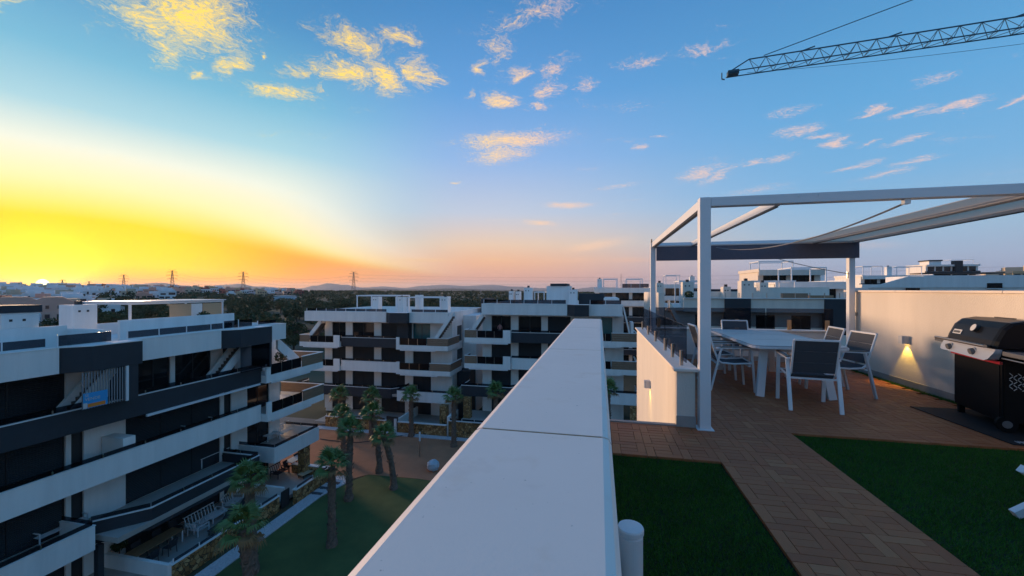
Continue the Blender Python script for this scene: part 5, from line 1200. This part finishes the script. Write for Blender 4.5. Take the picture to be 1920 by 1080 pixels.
CRN = [crown_mesh(i, MT['pine']) for i in range(4)]+[crown_mesh(7, MT['shrub']), crown_mesh(8, MT['shrub'])]; TRK = [trunk_mesh(i) for i in range(3)]
tg = random.Random(4); tp = []
TLAB = ['dense dark evergreen tree in the scrub behind the blocks', 'lighter olive green tree in the scrub behind the blocks']
def tree_at(x, y, s, k, grp='trees of the scrubland'):
    t = thing('tree', TLAB[0] if k < 4 else TLAB[1], 'tree', (x, y, hz(x, y)), tg.uniform(0, 6.28), grp); t.scale = (s, s, s*tg.uniform(.8, 1.1))
    o = bpy.data.objects.new('trunk', tg.choice(TRK)); COL.objects.link(o); o.parent = t
    o = bpy.data.objects.new('crown', CRN[k]); COL.objects.link(o); o.parent = t
n = 0
while n < 190:
    px = tg.uniform(130, 1000); r = tg.uniform(105, 300); 
    if px < 330 and r < 150: continue
    t = r*math.cos(math.atan((px-960)/750)); p = at_t(px, t)
    if -40 < p.x < 40 and p.y < 95: continue
    if any((p.x-q[0])**2+(p.y-q[1])**2 < 20 for q in tp): continue
    tree_at(p.x, p.y, tg.uniform(1.0, 2.0), tg.choice((0, 1, 2, 3, 0, 1, 4, 5))); tp.append((p.x, p.y)); n += 1
wood = MB(); wg = random.Random(9)
for i in range(6500):
    px = wg.uniform(-60, 1960); r = 210+890*wg.random()**.8
    if px < 330 and r < 420: r += 330
    if px > 1250: r = wg.uniform(150, 420)
    t = r*math.cos(math.atan((px-960)/750)); p = at_t(px, t)
    if px < 560 and any((p.x-q[0])**2+(p.y-q[1])**2 < 90 for q in placed): continue
    if 60 < p.x < 150 and 90 < p.y < 175: continue
    s = wg.uniform(1.6, 3.4)*(1.0 if px < 1250 else .6); z = hz(p.x, p.y)
    for k in range(3): leaf_cloud(wood, (p.x+wg.gauss(0, s*.6), p.y+wg.gauss(0, s*.6), z+s*.75), s*.8, s*.7, 9, s*.42, wg)
tag(wood.build('woodland', MT['pine']), 'far dark green woodland covering the plain to the horizon', 'woodland', kind='stuff')
hd = thing('oleander_hedge', 'pink flowering oleander hedge behind the long block', 'hedge', (-70, 75, -16)); b = MB(); g = random.Random(3)
p0, p1 = at(535, 632, -16), at(612, 632, -16)
for k in range(46): q = p0.lerp(p1, k/45*1.25-.1); leaf_cloud(b, (q.x, q.y, -14.6), 1.5, 1.5, 70, .22, g)
b.build('foliage', MT['oleander'], hd, kind='stuff')
MB().tube([(p0.x, p0.y, -16.1), (p0.x, p0.y, -14.8)], .1, 6).build('stem', MT['bark'], hd)
sh = at(535, 566, -12); wh = thing('warehouse', 'pale blue industrial shed among the trees', 'building', (sh.x, sh.y, hz(sh.x, sh.y)), .6)
MB().prism([(-9, -2), (9, -2), (9, 5), (0, 6), (-9, 5)], -7, 7, 'y').build('wall', mat('pale blue cladding', (.42, .52, .60), .6), wh, world=False); MB().box(-9.3, 9.3, -7.3, 7.3, 6.02, 6.12).build('roof', HM['white'], wh, world=False)

# ------------------------------------------------------------ pylons and lines
MT['pylon'] = mat('pylon steel', (.13, .12, .12), .7)
def pylon_mesh():
    b = MB(); H_ = 42; w = lambda z: 3.6*(1-z/H_)**1.2+.55
    lv = [0, 8, 15, 21, 26, 30, 34, 38, 42]
    for z0, z1 in zip(lv, lv[1:]):
        for sx, sy in ((-1, -1), (1, -1), (1, 1), (-1, 1)): b.bar((sx*w(z0), sy*w(z0), z0), (sx*w(z1), sy*w(z1), z1), .42)
        for s_ in (-1, 1): b.bar((-w(z0), s_*w(z0), z0), (w(z1), s_*w(z1), z1), .2); b.bar((w(z0), s_*w(z0), z0), (-w(z1), s_*w(z1), z1), .28)
    for z, L_ in ((27, 7.0), (33, 8.5), (39, 7.0)):
        for s_ in (-1, 1): b.bar((0, 0, z+1.2), (s_*L_, 0, z), .35); b.bar((0, 0, z-.8), (s_*L_, 0, z), .35); b.bar((s_*L_, 0, z), (s_*L_, 0, z-2.2), .3)
    for s_ in (-1, 1): b.bar((0, 0, 40.5), (s_*5, 0, 44), .35)
    me = bpy.data.meshes.new('lattice'); me.from_pydata([tuple(v) for v in b.v], [], b.f); me.materials.append(MT['pylon']); return me
PYM = pylon_mesh(); PY = [(117, 1650, 'left of two small distant pylons by the sun'), (167, 1750, 'right of two small distant pylons by the sun'), (232, 1250, 'pylon between the sun and the hillside wood'), (323, 980, 'pylon above the right end of the hillside town'), (456, 900, 'tall pylon over the dark woodland'), (663, 780, 'tallest looking pylon, over the far block roof')]
heads = []
for px, r, lab in PY:
    t = r*math.cos(math.atan((px-960)/750)); c = at_t(px, t); zb = min(hz(c.x, c.y), -2); hh = 42*(1.0 if px != 663 else .9)
    o = bpy.data.objects.new('electricity_pylon', PYM); COL.objects.link(o); o.location = (c.x, c.y, zb-4); o.rotation_euler = (0, 0, math.atan2(-c.x, c.y)+.25); tag(o, 'lattice electricity '+lab, 'pylon', 'power line pylons'); heads.append(Vector((c.x, c.y, zb-4)))
heads.append(Vector((500, 620, -8)))
for i, (p, q) in enumerate(zip(heads, heads[1:])):
    ln = thing('power_line', 'thin power lines sagging between '+['the two small distant pylons', 'the small pylons and the next', 'the pylon by the wood and the town pylon', 'the town pylon and the woodland pylon', 'the woodland pylon and the tallest pylon', 'the tallest pylon and beyond the blocks'][i], 'power line', (p.x, p.y, p.z))
    for z, L_ in ((25, 7), (31, 8.5), (37, 7)):
        dv = (q-p).normalized(); sd_ = Vector((-dv.y, dv.x, 0))
        MB().tube(sag(p+sd_*L_+Vector((0, 0, z)), q+sd_*L_+Vector((0, 0, z)), 9, 14), .10, 3).build('cable', MT['pylon'], ln)

# ------------------------------------------------------------ mountains on the horizon
def ridge(name, label, dist, pts, mt, base=-80):
    m = MB(); fine = []
    for (x0, y0), (x1, y1) in zip(pts, pts[1:]):
        for k in range(10):
            q = k/10; fine.append((x0+(x1-x0)*q, y0+(y1-y0)*(q*q*(3-2*q))+rnd.uniform(-.35, .35)))
    fine.append(pts[-1])
    for (px, py) in fine:
        a = math.atan((px-960)/750); t = dist*math.cos(a)
        c = at_t(px, t); h = (543-py)/750*t; bk = at_t(px, t*1.35); fr = at_t(px, t*.86)
        m.v += [(fr.x, fr.y, base), (c.x, c.y, h), (bk.x, bk.y, base)]
    for i in range(len(fine)-1): k = i*3; m.f += [(k, k+3, k+4, k+1), (k+1, k+4, k+5, k+2)]
    struct(m.build(name, MT[mt], smooth=True), label, 'mountain')
MT['rock'] = mat('grey mountain rock', (.20, .19, .20), .95, var=.3, vscale=.002); MT['hill'] = mat('wooded hills', (.06, .075, .06), .95, var=.3, vscale=.004)  # plain grey rock, tone varied at random
ridge('mountains', 'blue mountain range far behind the woodland', 11000, [(-100, 545), (180, 541), (250, 533), (300, 530), (340, 535), (380, 538), (420, 534), (450, 532), (480, 537), (560, 541), (590, 536), (615, 531), (645, 534), (680, 539), (720, 537), (760, 540), (790, 536), (830, 534), (870, 536), (920, 534), (960, 537), (1010, 540), (1060, 543), (1120, 538), (1200, 541), (1400, 548), (2000, 552)], 'rock')
ridge('hills', 'low dark wooded hills before the mountains', 5000, [(-100, 552), (560, 550), (640, 546), (700, 541), (760, 543), (850, 541), (920, 543), (1000, 545), (1100, 547), (1400, 552), (2000, 556)], 'hill')

# ------------------------------------------------------------ the person on the balcony
def person(p, rz, label):
    t = thing('person', label, 'person', p, rz)
    J_ = dict(pel=(0, 0, .93), ch=(0, .01, 1.28), nk=(0, .01, 1.47), hd=(0, -.02, 1.60), top=(0, -.01, 1.70), lh=(.10, 0, .90), lk=(.11, -.03, .50), lf=(.11, .02, .08), lt=(.12, -.14, .03), rh=(-.10, 0, .90), rk=(-.11, -.02, .50), rf=(-.12, .02, .08), rt=(-.13, -.14, .03),
              ls=(.19, .01, 1.41), le=(.26, -.06, 1.14), lw=(.18, -.28, 1.08), lhd=(.15, -.36, 1.08), rs=(-.19, .01, 1.41), re=(-.27, -.06, 1.14), rw=(-.2, -.28, 1.08), rhd=(-.16, -.36, 1.08))
    E_ = [('pel', 'ch'), ('ch', 'nk'), ('nk', 'hd'), ('hd', 'top'), ('pel', 'lh'), ('lh', 'lk'), ('lk', 'lf'), ('lf', 'lt'), ('pel', 'rh'), ('rh', 'rk'), ('rk', 'rf'), ('rf', 'rt'), ('ch', 'ls'), ('ls', 'le'), ('le', 'lw'), ('lw', 'lhd'), ('ch', 'rs'), ('rs', 're'), ('re', 'rw'), ('rw', 'rhd')]
    rad_ = dict(pel=.16, ch=.16, nk=.06, hd=.095, top=.07, lh=.1, rh=.1, lk=.07, rk=.07, lf=.05, rf=.05, lt=.04, rt=.04, ls=.075, rs=.075, le=.05, re=.05, lw=.035, rw=.035, lhd=.04, rhd=.04)
    ks = list(J_); me = bpy.data.meshes.new('body'); me.from_pydata([J_[k] for k in ks], [(ks.index(a), ks.index(b)) for a, b in E_], []); o = bpy.data.objects.new('body', me); COL.objects.link(o); o.parent = t
    m_ = o.modifiers.new('skin', 'SKIN')
    if not me.skin_vertices: me.attributes.new
    for i, k in enumerate(ks):
        sv = me.skin_vertices[0].data[i]; sv.radius = (rad_[k], rad_[k]*.85); sv.use_root = (k == 'pel')
    s_ = o.modifiers.new('sub', 'SUBSURF'); s_.levels = 1; s_.render_levels = 1
    me.materials.append(mat('skin and pink shirt', (.42, .20, .19), .8, var=.4, vscale=2)); 
    b = MB(); b.lathe([(.06, 1.52), (.105, 1.60), (.10, 1.70), (.05, 1.745)], (0, .02, 0), 12); b.build('hair', mat('dark hair', (.02, .015, .012), .7), t, world=False)
    b = MB(); b.lathe([(.20, .60), (.185, .80), (.175, .98)], n=14); b.build('shorts', MT['charcoal_fabric'], t, world=False)
try:
    person((-11.3, 45.1, Z3+1.15+.002), 0, 'person in a pink top standing at the black glass of a balcony')
except Exception as ex:
    print('person failed', ex)

# ------------------------------------------------------------ evening haze over the plain
hzm = bpy.data.materials.new('evening haze'); hzm.use_nodes = True; nt = hzm.node_tree; nt.nodes.clear()
pv = nt.nodes.new('ShaderNodeVolumePrincipled'); pv.inputs['Color'].default_value = (.80, .84, .92, 1); pv.inputs['Density'].default_value = 5e-5; pv.inputs['Anisotropy'].default_value = .2
ou = nt.nodes.new('ShaderNodeOutputMaterial'); nt.links.new(pv.outputs[0], ou.inputs['Volume'])
tag(Bx(-17500, 17500, -17500, 17500, -90, 260).build('haze', hzm), 'thin evening haze over the plain and mountains', 'haze', kind='stuff')
